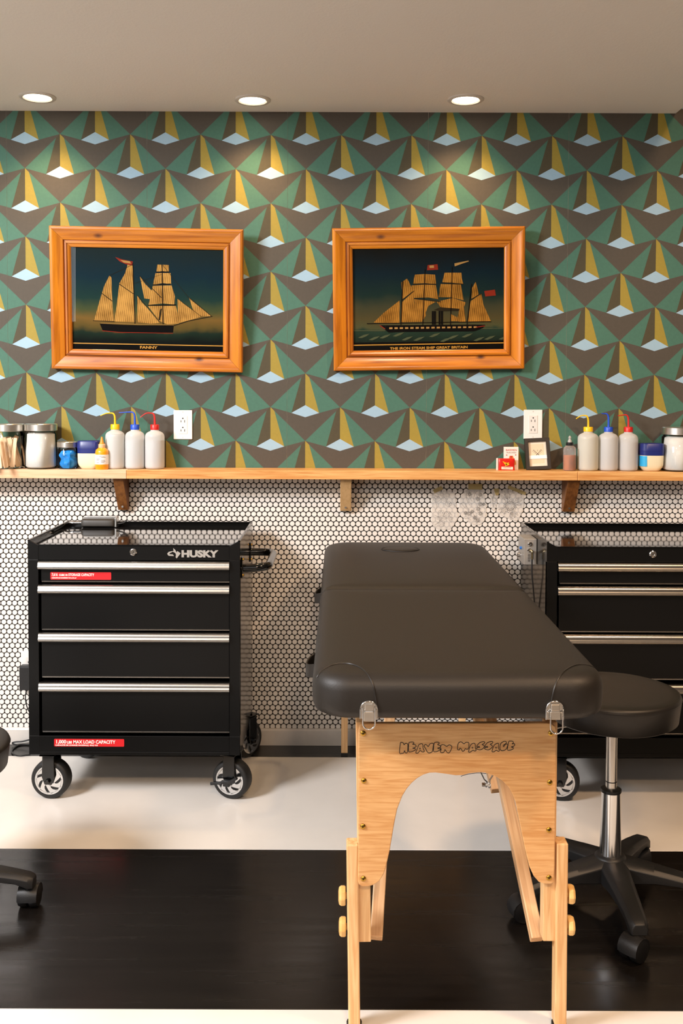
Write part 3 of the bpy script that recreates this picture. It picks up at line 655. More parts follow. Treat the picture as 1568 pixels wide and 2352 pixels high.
# ================================================================== TRACING-PAPER STENCILS TAPED TO TILES
TRAC = glass('tracing_paper', (.97, .95, .92), 1.15, .4, .40); TAPE = glass('masking_tape', (.72, .60, .30), 1.2, .4, .75)
PENC = mat('stencil_line', '#4a4542', .7)
def zp(x, y, dy): return at(980+x/6.533, 1100+y/6.533, DW-dy)
def ribbon(m, pts, wd=.0007):
    for i in range(len(pts)-1):
        a, b = Vector(pts[i]), Vector(pts[i+1]); d = b-a
        if d.length < 1e-6: continue
        nn = Vector((-d.z, 0, d.x)).normalized()*wd/2; m.poly([a+nn, b+nn, b-nn, a-nn])
def petal(m, cx, cy, a, r0, r1, wd):
    P_ = []
    for sgn in (1, -1):
        pts = [(cx+math.cos(a)*(r0+(r1-r0)*t_)-math.sin(a)*sgn*wd*math.sin(pi*t_**.8)*1.0, cy+math.sin(a)*(r0+(r1-r0)*t_)+math.cos(a)*sgn*wd*math.sin(pi*t_**.8)) for t_ in [i/6 for i in range(7)]]
        ribbon(m, [zp(x, y, .0077) for x, y in pts], .00055)
    ribbon(m, [zp(cx+math.cos(a)*r0, cy+math.sin(a)*r0, .0077), zp(cx+math.cos(a)*(r0+(r1-r0)*.7), cy+math.sin(a)*(r0+(r1-r0)*.7), .0077)], .0004)
def loop(m, cx, cy, rx, ry, n_=14, wob=0): ribbon(m, [zp(cx+(rx+wob*math.sin(5*a))*math.cos(a), cy+(ry+wob*math.sin(5*a))*math.sin(a), .0077) for a in [2*pi*i/n_ for i in range(n_+1)]], .00055)
def stencil(label, outline, tape, draw):
    pts = [zp(x, y, .0068) for x, y in outline]; base = min(pts, key=lambda p: p.z).copy()
    t = thing('stencil_sheet', label, 'paper', base, 'tracing-paper stencils taped on the tiles')
    sm = smoothpts(pts, 3); MB().prism(sm, (0, -.0003, 0)).build('tracing_sheet', TRAC, t)
    for tp in tape: MB().prism([zp(x, y, .0080) for x, y in tp], (0, -.0003, 0)).build('tape', TAPE, t)
    m = MB(); draw(m); m.build('line_drawing', PENC, t)
def d1(m):
    for cx_, cy_, r in ((150, 300, 48), (265, 300, 42), (225, 235, 30), (310, 240, 32), (320, 375, 45), (215, 510, 48), (310, 520, 42), (265, 580, 32), (350, 590, 34), (190, 590, 34), (225, 650, 42)):
        loop(m, cx_, cy_, r, r*.85, 16, 4); loop(m, cx_, cy_, r*.45, r*.4, 10, 3)
    for s in (((50, 245), (110, 240), (170, 280)), ((130, 350), (150, 430), (120, 470)), ((340, 350), (420, 400), (470, 480)), ((110, 540), (180, 580), (190, 640)), ((120, 690), (180, 650)), ((330, 620), (380, 660)), ((200, 680), (190, 705), (250, 705), (260, 660)), ((340, 500), (380, 550))):
        ribbon(m, [zp(x, y, .0077) for x, y in [(p.x, p.y) for p in smoothpts([(*q, 0) for q in s], 4, False)]], .0006)
def d2(m):
    for s in (((505, 370), (545, 358), (575, 370), (600, 430), (640, 470)), ((505, 372), (530, 385), (560, 420), (625, 475)), ((600, 180), (590, 260), (610, 340), (650, 400)), ((630, 180), (640, 270), (680, 340)), ((760, 180), (720, 220), (700, 300)), ((700, 520), (720, 580), (790, 650)), ((565, 600), (620, 590), (660, 620))):
        ribbon(m, [zp(p.x, p.y, .0077) for p in smoothpts([(*q, 0) for q in s], 4, False)], .0006)
    for cx_, cy_, r in ((580, 510, 32), (635, 520, 42), (680, 490, 30), (765, 300, 38), (770, 450, 40), (805, 520, 36), (720, 580, 36), (760, 620, 40), (800, 380, 36), (850, 380, 26), (640, 230, 36), (800, 240, 32)):
        for j in range(7): petal(m, cx_, cy_, j*.9, r*.25, r, r*.2)
def d3(m):
    for cx_, cy_, r in ((980, 240, 30), (1015, 310, 28)): loop(m, cx_, cy_, r, r, 12, 3)
    for s in (((980, 270), (990, 360), (1000, 420)), ((960, 330), (950, 400), (985, 470)), ((1000, 360), (1050, 420))): ribbon(m, [zp(p.x, p.y, .0077) for p in smoothpts([(*q, 0) for q in s], 4, False)], .0006)
def d4(m):
    loop(m, 1245, 410, 26, 40)
    for rr0, rr1, n_, wd in ((40, 75, 12, 14), (62, 105, 15, 17)):
        for j in range(n_): petal(m, 1248, 405, 2*pi*j/n_+rr0*.01, rr0, rr1, wd)
    for a, r1 in ((-2.3, 240), (-1.95, 230), (-1.7, 230), (-.75, 190), (-.45, 200), (-.1, 170), (.9, 190), (1.2, 200), (1.5, 215), (2.5, 190), (2.8, 180), (2.2, 160), (-2.0, 180), (1.35, 170)): petal(m, 1248, 400, a, 105, r1, 14)
stencil('leftmost taped tracing-paper stencil with clustered flowers and bones', [(60, 260), (110, 215), (230, 190), (400, 200), (430, 300), (440, 420), (470, 560), (430, 640), (380, 720), (330, 755), (160, 750), (75, 680), (65, 560), (70, 400)], [[(90, 165), (215, 105), (245, 155), (115, 215)]], d1)
stencil('middle taped tracing-paper stencil with a long-necked bird and blossoms', [(485, 330), (530, 230), (620, 160), (800, 160), (860, 260), (890, 420), (880, 560), (850, 640), (780, 690), (680, 680), (590, 620), (500, 540), (480, 440)], [[(622, 72), (832, 76), (828, 162), (620, 156)]], d2)
stencil('narrow taped tracing-paper strip with a small flower between the larger stencils', [(950, 290), (990, 200), (1050, 220), (1058, 330), (1035, 420), (990, 480), (960, 420)], [[(1000, 145), (1085, 145), (1075, 240), (1035, 250)]], d3)
stencil('rightmost taped tracing-paper stencil with one large spiky chrysanthemum', [(1105, 200), (1180, 150), (1300, 190), (1440, 250), (1450, 400), (1400, 560), (1340, 630), (1230, 600), (1100, 540), (1040, 490), (1075, 350)], [[(1225, 95), (1490, 200), (1470, 245), (1210, 140)]], d4)

# ================================================================== TOOL CARTS
def text_rounded(x0, x1, z0, z1, y, r=.003):
    pts = []
    for cx_, cz_, a0 in ((x1-r, z1-r, 0), (x0+r, z1-r, pi/2), (x0+r, z0+r, pi), (x1-r, z0+r, 1.5*pi)):
        pts += [(cx_+r*math.cos(a0+i*pi/8), y, cz_+r*math.sin(a0+i*pi/8)) for i in range(5)]
    return pts
def caster(parent, x, y, yaw, top, brake=False, R=.0635):
    rot = Matrix.Rotation(yaw, 3, 'Z'); c = Vector((x, y, R)); off = rot @ Vector((.012, 0, 0))
    wc = c+off
    def T(v): return wc + rot @ Vector(v)
    f = MB()                                          # wheel axis is local Y
    for s in (-1, 1):
        f.add([T(v) for v in [(-.021, s*.033, .012), (-.012, s*.033, -.012), (.012, s*.033, -.012), (.021, s*.033, .012), (.019, s*.033, top-R-.008), (-.019, s*.033, top-R-.008)] + [(-.021, s*.029, .012), (-.012, s*.029, -.012), (.012, s*.029, -.012), (.021, s*.029, .012), (.019, s*.029, top-R-.008), (-.019, s*.029, top-R-.008)]],
              [(0, 1, 2, 3, 4, 5), (11, 10, 9, 8, 7, 6)]+[(i, (i+1) % 6, 6+(i+1) % 6, 6+i) for i in range(6)])
        f.lathe([(.009, s*-.033), (.009, s*-.041), (.007, s*-.0425)], T((0, 0, 0)), 'Y', 6, rot=rot)
    f.box(T((-.004, 0, top-R-.009)), (.05, .07, .004), rot=rot); f.lathe([(.027, -.012), (.030, -.006), (.030, 0)], (x, y, top), n=20)
    f.box((x, y, top-.002), (.085, .07, .004), rot=rot)
    fo = f.build('caster', BLACK, parent, bevel=.0012, seg=1)
    W = .023
    ty = MB(); ty.lathe([(.046, -W), (.052, -W-.001), (.059, -W+.001), (.0625, -W+.006), (R, 0), (.0625, W-.006), (.059, W-.001), (.052, W+.001), (.046, W)], wc, 'Y', 36, rot=rot)
    ty.build('tyre', RUBBER, fo, smooth=40)
    rm = MB()
    for s in (-1, 1):
        yy = s*(W+.0015)
        def ringv(r, y_): return [wc+rot @ Vector((r*math.cos(2*pi*k/36), y_, r*math.sin(2*pi*k/36))) for k in range(36)]
        rm.rings([ringv(.0475, yy-s*.004), ringv(.0475, yy), ringv(.041, yy), ringv(.039, yy-s*.004)], False, False)
        rm.rings([ringv(.015, yy), ringv(.001, yy)], False, False)
        for j in range(7):
            a = 2*pi*j/7; L_, R_ = [], []
            for i in range(6):
                u = i/5; r = .013+.029*u; aa = a+.75*u**1.3; wd = .0068+.0045*(u-.4)**2*6
                cc_ = Vector((math.cos(aa), 0, math.sin(aa))); tt = Vector((-math.sin(aa), 0, math.cos(aa)))
                L_.append(cc_*r+tt*wd); R_.append(cc_*r-tt*wd)
            for i in range(5):
                q = [L_[i], L_[i+1], R_[i+1], R_[i]]
                rm.prism([wc+rot @ (v+Vector((0, yy, 0))) for v in q], rot @ Vector((0, -s*.004, 0)))
    rm.build('spoked_rim', CHROME, fo)
    MB().lathe([(.046, -W+.004), (.046, W-.004)], wc, 'Y', 30, rot=rot).build('wheel_core', mat('wheel_core', '#080808', .7), fo)
    if brake:
        b = MB(); b.box(T((-.012, -.052, .002)), (.088, .006, .009), rot=rot @ Matrix.Rotation(-.2, 3, 'Y')); b.box(T((.02, -.05, .012)), (.04, .012, .008), rot=rot @ Matrix.Rotation(-.5, 3, 'Y')); b.box(T((-.03, -.05, -.002)), (.03, .012, .007), rot=rot)
        b.box(T((0, -.048, .0)), (.022, .012, .020), rot=rot)
        b.build('brake_lever', BLACKPL, fo, bevel=.0015)
    return fo
DF = 3.14; YFc = DF-DW
def cart(label, x0, x1, dress, group='black tool carts', zoff=0.0, yaws=(-.10, -.30), top_item=True):
    cxm = (x0+x1)/2
    t = thing('tool_cart', label, 'tool cart', (cxm, YFc, 0), group)
    Zf = lambda y: at(300, y, DF).z
    ZB, ZT, ZF, DP = Zf(1734), .853, Zf(1253), .452
    yb = YFc+DP; px = (x1-x0)/488.0           # metres per pixel of the front
    X = lambda q: x0+(q-63)*px
    # shell
    b = MB()
    b.span(x0, x0+.0012, YFc, yb, ZB, ZT); b.span(x1-.0012, x1, YFc, yb, ZB, ZT); b.span(x0, x1, yb-.0012, yb, ZB, ZT); b.span(x0, x1, YFc+.03, yb, ZB, ZB+.004)
    b.build('shell', BLACK, t)
    MB().span(x0+.0012, x1-.0012, YFc+.004, yb-.0012, .832, .8375).build('top_tray', mat('tray_enamel', '#1b1a1a', .06, coat=.6, spec=.9), t)
    rimm = MB()
    rimm.span(x0-.001, x0+.007, YFc, yb, ZT-.004, ZT); rimm.span(x1-.007, x1+.001, YFc, yb, ZT-.004, ZT); rimm.span(x0, x1, yb-.008, yb, ZT-.004, ZT)
    rimm.build('tray_rim', BLACK, t, bevel=.001)
    # front frame
    f = MB()
    zt1, zb1 = Zf(1286.5), Zf(1691)
    for s, xa in ((1, x0), (-1, x1)):
        f.prism([(xa, YFc, ZT), (xa+s*.001, YFc, ZT), (xa+s*.034, YFc, ZF), (xa+s*.034, YFc, zt1), (xa, YFc, zt1)], (0, .006, 0))
        f.span(xa, xa+s*24*px, YFc, YFc+.02, zb1, zt1)
        f.span(xa, xa+s*.034, YFc, YFc+.006, ZB, zb1)
    f.span(x0+.034, x1-.034, YFc, YFc+.006, zt1, ZF); f.span(x0+.034, x1-.034, YFc, YFc+.006, ZB, zb1)
    f.span(x0+.034, x1-.034, YFc, YFc+.02, ZF-.003, ZF)
    f.span(x0+.034, x1-.034, YFc-.002, YFc+.002, ZB, ZB+.010)
    f.build('front_frame', BLACKSATIN, t, bevel=.0012)
    # drawers
    for i, (ya, yl, yd) in enumerate(((1288.5, 1307, 1337.5), (1343, 1362, 1448), (1453, 1473, 1557), (1567, 1587, 1683))):
        xa, xb = X(88), X(527); za, zl, zd = Zf(ya), Zf(yl), Zf(yd)
        d = MB(); d.span(xa+.006, xb-.001, YFc+.004, YFc+.03, zd, za)
        dr = d.build('drawer', BLACKSATIN, t, bevel=.0012)
        tr = MB(); tr.span(xa+.008, xb, YFc+.0015, YFc+.012, zd-.001, zd+.0035); tr.build('lower_lip', mat('lip_edge', '#8d8984', .25, 1.0), dr, bevel=.001, seg=1)
        h = za-zl; pr = []
        for k in range(7):
            a = math.radians(95-k*22); pr.append((-.006-.010*math.cos(math.radians(90-k*15))*0-.010*math.sin(math.radians(k*15)), h*(1-.42*(k/6)**1.6)))
        pr += [(-.017, h*.40), (-.0185, h*.33), (-.0185, h*.20), (-.0165, h*.14), (-.0150, 0), (.002, 0), (.002, h)]
        A = [Vector((xa, YFc+u+.003, zl+v)) for u, v in pr]
        MB().rings([A, [p+Vector((xb-xa, 0, 0)) for p in A]]).build('drawer_pull', ALU, dr, smooth=70)
    lk = MB().lathe([(.0115, 0), (.0115, .003), (.009, .0045), (.0055, .0045), (.005, .003)], (X(306), YFc, Zf(1268)), 'Y', 24).build('lock', CHROME, t, smooth=30)
    MB().span(X(306)-.0008, X(306)+.0008, YFc-.0042, YFc-.003, Zf(1268)-.004, Zf(1268)+.004).build('keyhole', mat('slot_dark', '#15120f', .8), lk)
    # casters
    caster(t, X(116)-.026, YFc+.045, yaws[0], ZB); caster(t, X(529)-.010, YFc+.05, yaws[1], ZB, True)
    caster(t, X(116), yb-.05, -.5, ZB); caster(t, X(529)+.006, yb-.052, .95, ZB)
    # tubular push handle on the right side
    zh = .757; hx = x1
    pth = smoothpts([(hx-.002, YFc+.055, zh-.004), (hx+.03, YFc+.055, zh-.003), (hx+.062, YFc+.06, zh), (hx+.083, YFc+.085, zh), (hx+.086, YFc+.15, zh), (hx+.086, YFc+.26, zh), (hx+.083, YFc+.33, zh), (hx+.062, YFc+.355, zh), (hx+.03, YFc+.36, zh), (hx-.002, YFc+.36, zh)], 4, False)
    hd = MB().tube(pth, .0135, 14).build('push_handle', BLACK, t, smooth=60)
    for yy in (YFc+.055, YFc+.36):
        MB().span(hx, hx+.004, yy-.014, yy+.014, zh-.034, zh+.034).build('mount_plate', BLACK, hd, bevel=.002)
        for s in (-1, 1): MB().lathe([(.004, 0), (.004, .003), (.002, .0045)], (hx+.004, yy, zh+s*.026), 'X', 8).build('bolt', BRASS, hd)
    if dress:
        SIL = mat('logo_silver', '#cfccc6', .3, .6)
        lg = lettering('HUSKY', 26.5*px*1.0, facing((X(416), YFc-.0004, Zf(1278))), SIL, t, 'logo_lettering', bold=.0021, sx=1.02)
        me = lg.data; xs = [v.co.x for v in me.vertices]; w0 = max(xs)-min(xs); x_ = min(xs); zs = [v.co.z for v in me.vertices]; z_, hh = min(zs), max(zs)-min(zs)
        for v in me.vertices: v.co.x = x_+(v.co.x-x_)*(85*px/w0); v.co.z = z_+(v.co.z-z_)*(17*px/hh)
        def lp(a, b, y_): return (X(360+a/5.6), y_, Zf(1230+b/5.6))
        wl = MB()
        for pts in ([(132, 232), (152, 208), (205, 196), (190, 214), (165, 224), (160, 238), (205, 240), (220, 262), (150, 258)], [(210, 158), (240, 188), (252, 218), (262, 196), (305, 226), (255, 292), (240, 275), (246, 252), (240, 226), (222, 214), (196, 204), (214, 196)]):
            wl.prism([lp(a, b, YFc-.0004) for a, b in pts], (0, -.0004, 0))
        wl.build('logo_emblem', SIL, t)
        RS = mat('sticker_red', '#d02027', .4); WT = mat('sticker_white', '#f6f0ea', .5)
        s1 = MB().poly(text_rounded(X(114), X(254), Zf(1332.5), Zf(1315), YFc+.0032)).build('capacity_sticker', RS, t)
        y_ = YFc+.0028
        for tx, sz_, qa, qb in (('7,616', .0125, 117, 130.5), ('CUBIC IN', .0088, 134, 153.5), ('STORAGE CAPACITY', .0115, 155.5, 215)): lettering(tx, sz_, facing((X(qa), y_, Zf(1323.8))), WT, s1, bold=.0003, fitw=(qb-qa)*px)
        lettering('CAPACITÉ DE RANGEMENT EN 6,132 cm³', .0048, facing((X(117), y_, Zf(1329.5))), WT, s1, bold=.0002, fitw=57*px)
        s2 = MB().poly(text_rounded(X(121), X(283), Zf(1715), Zf(1697.5), YFc-.0004)).build('load_sticker', RS, t)
        for tx, sz_, qa, qb in (('1,000', .0160, 124, 147), ('LBS', .0115, 150.5, 162), ('MAX LOAD CAPACITY', .0150, 165, 262.5)): lettering(tx, sz_, facing((X(qa), YFc-.0008, Zf(1708))), WT, s2, bold=.0004, fitw=(qb-qa)*px)
        lettering('CAPACITÉ DE CHARGE MAXIMALE, 454,5 KG', .0060, facing((X(124), YFc-.0008, Zf(1713.5))), WT, s2, bold=.0002, fitw=98*px)
    return t, X, Zf, yb
xa, xb = at(64, 1300, DF).x, at(551, 1300, DF).x
cart1, X1, Zf1, yb1 = cart('black tool cart with red capacity stickers, left of the massage table', xa, xb, True)
xc = at(1255.5, 1300, DF).x
cart2, X2, Zf2, yb2 = cart('black tool cart cut off by the right photo edge, behind the stool', xc, xc+(xb-xa), False, yaws=(-.2, -.2))

# foot-pedal sized power supply lying on the left cart's top, with plug and cable
d0 = 3.537; zt = .8377
a = onz(185, 1213, zt); a = at(187, 1211, d0); 
bx0, bx1 = at(188, 1205, d0).x, at(264, 1205, d0).x; yy = d0-DW
t = thing('foot_pedal', 'dark grey foot pedal with steel frame lying on the left cart top', 'pedal', ((bx0+bx1)/2, yy, zt))
PED = mat('pedal_grey', '#3a3733', .5)
hb = .033
MB().super([(zt+.002-zt, (bx1-bx0)/2*.96, .012, 5), (.008, (bx1-bx0)/2, .020, 5), (hb*.6, (bx1-bx0)/2, .021, 5), (hb-.006, (bx1-bx0)/2*.98, .018, 5), (hb-.002, (bx1-bx0)/2*.9, .010, 5)], ((bx0+bx1)/2, yy, zt), 36).build('pedal_body', PED, t, smooth=40)
MB().span(bx0-.001, bx1+.007, yy+.0, yy+.030, zt+.001, zt+.005).build('base_plate', STEEL, t, bevel=.001)
fr = MB(); fr.span(bx0+.004, bx1+.006, yy+.014, yy+.018, zt+.004, zt+hb+.004); fr.span(bx0+.004, bx1+.006, yy+.030, yy+.034, zt+.004, zt+hb+.005); fr.span(bx0+.012, bx1+.004, yy+.014, yy+.034, zt+hb+.001, zt+hb+.005); fr.span(bx1, bx1+.008, yy-.010, yy+.03, zt+.002, zt+hb+.002)
fr.build('steel_frame', STEEL, t, bevel=.0015)
pc = Vector((bx0, yy+.002, zt+.0165))
MB().lathe([(.0055, .002), (.0055, .03), (.0045, .031), (.0045, .047), (.003, .049)], pc, 'X', 14, rot=Matrix.Rotation(pi, 3, 'Z')).build('plug', CHROME, t, smooth=40)
cab = smoothpts([pc+Vector(q) for q in ((-.047, 0, 0), (-.058, -.003, -.003), (-.066, -.02, -.010), (-.0685, -.06, -.0128), (-.066, -.13, -.0128))], 4, False)
MB().tube(cab, .0032, 8).build('cable', BLACKPL, t, smooth=60)
sp = smoothpts([(bx1+.004, yy, zt+.012), (bx1+.03, yy, zt+.017), (bx1+.045, yy, zt+.026)], 4, False); MB().tube(sp, [.004-.0028*i/8 for i in range(9)], 6).build('thin_lever', BLACKPL, t, smooth=60)

# power supply box clinging to the right cart's side
d0 = 3.30; xs = xc-.0012; bl = at(1203, 1270, d0).x; z0, z1 = at(1216, 1297, d0).z, at(1216, 1238, d0).z; y0 = d0-DW
t = thing('power_supply', 'small grey metal power supply box on the right cart side', 'power supply', (bl, y0, z0))
SHELLG = mat('metal_grey', '#a09b94', .4, .35)
MB().span(bl, xs, y0, y0+.105, z0, z1).build('metal_case', SHELLG, t, bevel=.0012)
for px, py, rr in ((1216.5, 1249.5, .0075), (1214.5, 1263.5, .0065)):
    q = at(px, py, d0); MB().lathe([(rr, 0), (rr, .003), (rr*.7, .005), (rr*.45, .005), (rr*.4, .002)], (q.x, y0, q.z), 'Y', 18).build('jack_socket', CHROME, t, smooth=30)
kn = at(1196.5, 1263, d0); MB().lathe([(.005, 0), (.005, .006), (.003, .007)], (bl, y0+.045, kn.z), 'X', 14, rot=Matrix.Rotation(pi, 3, 'Z')).build('blue_button', mat('blue_button', '#2a6fc0', .35), t, smooth=40)
kn = at(1194, 1281, d0); MB().lathe([(.0085, 0), (.0085, .003), (.0075, .004), (.0075, .012), (.006, .013)], (bl, y0+.06, kn.z), 'X', 12, rot=Matrix.Rotation(pi, 3, 'Z')).build('dial', CHROME, t, smooth=30)
dsp = MB()
for j in range(3):
    q = at(1214.5, 1275+j*6.2, d0)
    for sx, sz, w_, h_ in ((0, .0032, .005, .0009), (0, 0, .005, .0009), (0, -.0032, .005, .0009), (-.0028, .0016, .0009, .003), (.0028, .0016, .0009, .003), (-.0028, -.0016, .0009, .003), (.0028, -.0016, .0009, .003)):
        dsp.box((q.x+sx, y0-.0004, q.z+sz), (w_, .0006, h_))
dsp.build('digit_print', mat('ink_black', '#2a2522', .6), t)
pg = at(1219.5, 1264, d0); pth = [(pg.x-.003, y0-.004, pg.z), (pg.x, y0-.012, pg.z-.001), (pg.x+.001, y0-.013, pg.z-.010), (pg.x+.001, y0-.012, pg.z-.028)]
MB().tube(smoothpts(pth, 4, False), .0042, 10).build('angled_plug', mat('plug_brass', '#c9b892', .25, 1.0), t, smooth=50)
e0 = Vector(pth[-1]); cabp = smoothpts([e0, e0+Vector((0, 0, -.05)), e0+Vector((.006, .0, -.11)), e0+Vector((.013, .005, -.20)), e0+Vector((.014, .02, -.32)), e0+Vector((.013, .03, -.45))], 4, False)
MB().tube(cabp, .0024, 8).build('cable', BLACKPL, t, smooth=60)

# black adapter plugged in low on the left, with cables
q0, q1 = at(47, 1583, DW-.03), at(84, 1528, DW-.03)
t = thing('wall_adapter', 'black plug-in power adapter with cable beside the left tool cart', 'adapter', (q0.x, -.01, q0.z))
MB().span(q0.x, q1.x, -.047, -.0116, q0.z, q1.z).build('adapter_body', BLACKPL, t, bevel=.005, seg=3)
cb = smoothpts([((q0.x+q1.x)/2-.008, -.03, q0.z+.002), ((q0.x+q1.x)/2-.012, -.03, q0.z-.03), (q0.x+.022, -.03, q0.z-.06), (q0.x+.036, -.03, q0.z-.09), (q0.x+.06, -.03, q0.z-.10)], 5, False)
MB().tube(cb, .002, 7).build('cable', BLACKPL, t, smooth=60)
cb = [at(x, y, DW-.03) for x, y in ((80, 1696), (66, 1699.5), (50, 1703), (36, 1704), (28, 1707))]; fz = .0035
pts = cb+[onz(40, 1711, fz), onz(60, 1709.5, fz), onz(80, 1712, fz)]
pts = [Vector((p.x, min(p.y, -.02), max(p.z, fz))) for p in pts]
tag(MB().tube(smoothpts(pts, 5, False), .0028, 8).build('floor_cable', BLACKPL, None, smooth=60), 'thin black cable running along the baseboard left of the cart', 'cable')
pts = [onz(x, y, fz) for x, y in ((82, 1711), (60, 1709.5), (45, 1711), (35, 1716), (28, 1723), (28, 1729), (34, 1734), (48, 1736), (70, 1733))]
pts = [Vector((p.x, min(p.y, -.02), fz)) for p in pts]
tag(MB().tube(smoothpts(pts, 5, False), .0028, 8).build('floor_cable', BLACKPL, None, smooth=60), 'looped black cable lying on the black floor strip left of the cart', 'cable')

# ================================================================== MASSAGE TABLE
BEECH = wood('beech', '#cf9d66', '#e7bf8b', 'Z', 120, 10, .42, fw=.8)
BEECHY = wood('beech_y', '#c9986a', '#d9b083', 'Y', 120, 10, .45, fw=.85)
PANEL = wood('beech_panel', '#ca9258', '#deae76', 'X', 190, 14, .33, along=.07, fw=.82)
BRACE = wood('beech_brace', '#c9986a', '#dfb688', 'Z', 120, 10, .45, fw=.8)
KNOB = wood('knob_wood', '#d8a860', '#ecc684', 'X', 60, 8, .35)
ZP = .790; TZ0 = .7005; XPC = .236; HWP = .2885
YN, YS, YFAR = 1.868-DW, 2.713-DW, 3.565-DW
mt = thing('massage_table', 'folding massage table with black vinyl pad and beech frame in the foreground', 'massage table', (XPC, (YN+YFAR)/2, 0))
def pad(y0, y1, r_near, r_far, name):
    prof = [(.040, 0), (.014, .002), (.005, .008), (.001, .02), (0, .04), (0, .062), (.002, .074), (.007, .084), (.016, .092), (.030, .097), (.055, .0988), (.1, .0995), (.2, .100)]
    R = []
    for ins, h in prof:
        ring = []; x0, x1, ya, yb_ = XPC-HWP+ins, XPC+HWP-ins, y0+min(ins, .5*ins+.02 if r_near < .03 else ins), y1-min(ins, .5*ins+.02 if r_far < .03 else ins)
        for cx_, cy_, sx, sy, a0, r in ((x1, yb_, -1, -1, 0, r_far), (x0, yb_, 1, -1, pi/2, r_far), (x0, ya, 1, 1, pi, r_near), (x1, ya, -1, 1, 1.5*pi, r_near)):
            rr = max(r-ins*.75, .006)
            for i in range(9): a = a0+i*pi/16; ring.append(Vector((cx_+sx*rr+rr*math.cos(a), cy_+sy*rr+rr*math.sin(a), TZ0+h*.9)))
        R.append(ring)
    m = MB().rings(R)
    return m, m.build(name, LEATHER, mt, smooth=60)
m1, pad1 = pad(YN, YS-.001, .075, .016, 'pad_near_half'); m2, pad2 = pad(YS+.001, YFAR, .016, .085, 'pad_far_half')
bv1 = BVHTree.FromPolygons(m1.v, m1.f); bv2 = BVHTree.FromPolygons(m2.v, m2.f)
def onpad(bv, px, py, lift=.0006):
    r = ray(px, py).normalized(); h = bv.ray_cast(CAMP, r)
    return (h[0]+h[1]*lift) if h[0] is not None else None
for pl_ in ([(728, 1556), (738, 1541), (757, 1530), (782, 1524), (808, 1526), (832, 1537), (848, 1554), (858, 1578), (863, 1605), (867, 1632)], [(1374, 1540), (1350, 1528), (1322, 1528), (1298, 1540), (1281, 1560), (1272, 1585), (1266, 1610), (1262, 1632)]):
    pts = [q for q in (onpad(bv1, x, y, .0002) for x, y in [(p.x, p.y) for p in smoothpts([(*q, 0) for q in pl_], 4, False)]) if q is not None]
    MB().tube(pts, .0017, 6).build('corner_seam', STITCH, pad1, smooth=60)
# face-hole cover
cf = onpad(bv2, 919, 1262, 0); fr_ = MB()
sec = [(.0, .062, .046, 2.2), (.0035, .061, .045, 2.2), (.0055, .056, .040, 2.2), (.006, .045, .03, 2.2)]
MB().super([(z-.0025, a, b, e) for z, a, b, e in sec], cf, 40).build('face_hole_plug', LEATHER, pad2, smooth=50)
ring_ = [cf+Vector((.064*math.cos(2*pi*k/40), .048*math.sin(2*pi*k/40), .0002)) for k in range(40)]
MB().tube(ring_, .0026, 6, closed=True).build('plug_groove', mat('groove_black', '#0c0b0a', .6), pad2, smooth=60)
# carry straps on the left side
for (px, py, dd, w_, hh) in ((722, 1487, 2.08, .03, .05), (733, 1332, 2.80, .022, .05)):
    q = at(px, py, dd); xw = XPC-HWP
    st = MB(); pth = smoothpts([(xw+.004, q.y-.045, TZ0+.05), (xw-.010, q.y-.03, TZ0+.045), (xw-.016, q.y, TZ0+.04), (xw-.010, q.y+.03, TZ0+.045), (xw+.004, q.y+.045, TZ0+.05)], 5, False)
    R = [[p+Vector((dx, 0, dz)) for dx, dz in ((-.002, -.014), (.002, -.014), (.002, .014), (-.002, .014))] for p in pth]
    st.rings(R); st.build('side_strap', LEATHER, mt, bevel=.001, seg=1)
# under frame
uf = MB()
for xx in (XPC-.19, XPC+.19): uf.span(xx-.012, xx+.012, YN+.12, YFAR-.06, TZ0-.006, TZ0+.012)
for yy_ in (YS-.02, YS+.02, YFAR-.06): uf.span(XPC-.2, XPC+.2, yy_-.01, yy_+.01, TZ0-.004, TZ0+.012)
uf.build('under_frame', BEECHY, mt, bevel=.002)
# end panel
dP = 2.0
out = [(823, 1680), (825.5, 1670), (833, 1663), (842, 1661.5), (1255, 1660.5), (1266, 1662.5), (1274, 1669), (1277.5, 1680), (1275.5, 1840), (1273.5, 1990), (1271.5, 2026), (1266, 2030.5), (1250, 2030.5), (1237, 2026), (1225, 2012), (1216, 1992), (1206, 1952), (1197, 1910), (1184, 1844), (1177, 1826), (1167, 1808), (1151, 1792), (1138, 1784), (1126, 1779), (1113, 1775.5), (1100, 1774.4), (1077, 1777), (1063, 1781), (1046, 1781.5), (1023, 1778), (1000, 1775), (986, 1775.5), (972, 1780), (958, 1788), (945, 1799), (934, 1812), (923.7, 1829), (912, 1859), (906, 1888), (901, 1917), (895, 1953), (885.4, 1995), (880, 2010), (871, 2024), (858, 2033), (845, 2036.5), (832, 2036.5), (824, 2032), (822, 2025), (822.5, 1900)]
pts = [at(x, y, dP) for x, y in out]
ep = MB().prism(pts, (0, .012, 0)).build('end_panel', PANEL, mt, bevel=.0018)
for px, py in ((833.5, 1684), (835, 1793), (833, 1898), (834, 2018), (1264.5, 1684), (1262, 1797), (1260, 1906), (1260, 2016)):
    q = at(px, py, dP); sc = MB().lathe([(.0058, 0), (.0056, .0016), (.004, .003), (.002, .0034), (.0018, .002)], (q.x, dP-DW, q.z), 'Y', 16).build('screw', BRASS, ep, smooth=40)
    MB().box((q.x, dP-DW-.0034, q.z), (.0034, .0004, .0009)).build('slot', mat('slot_dark', '#15120f', .8), sc)
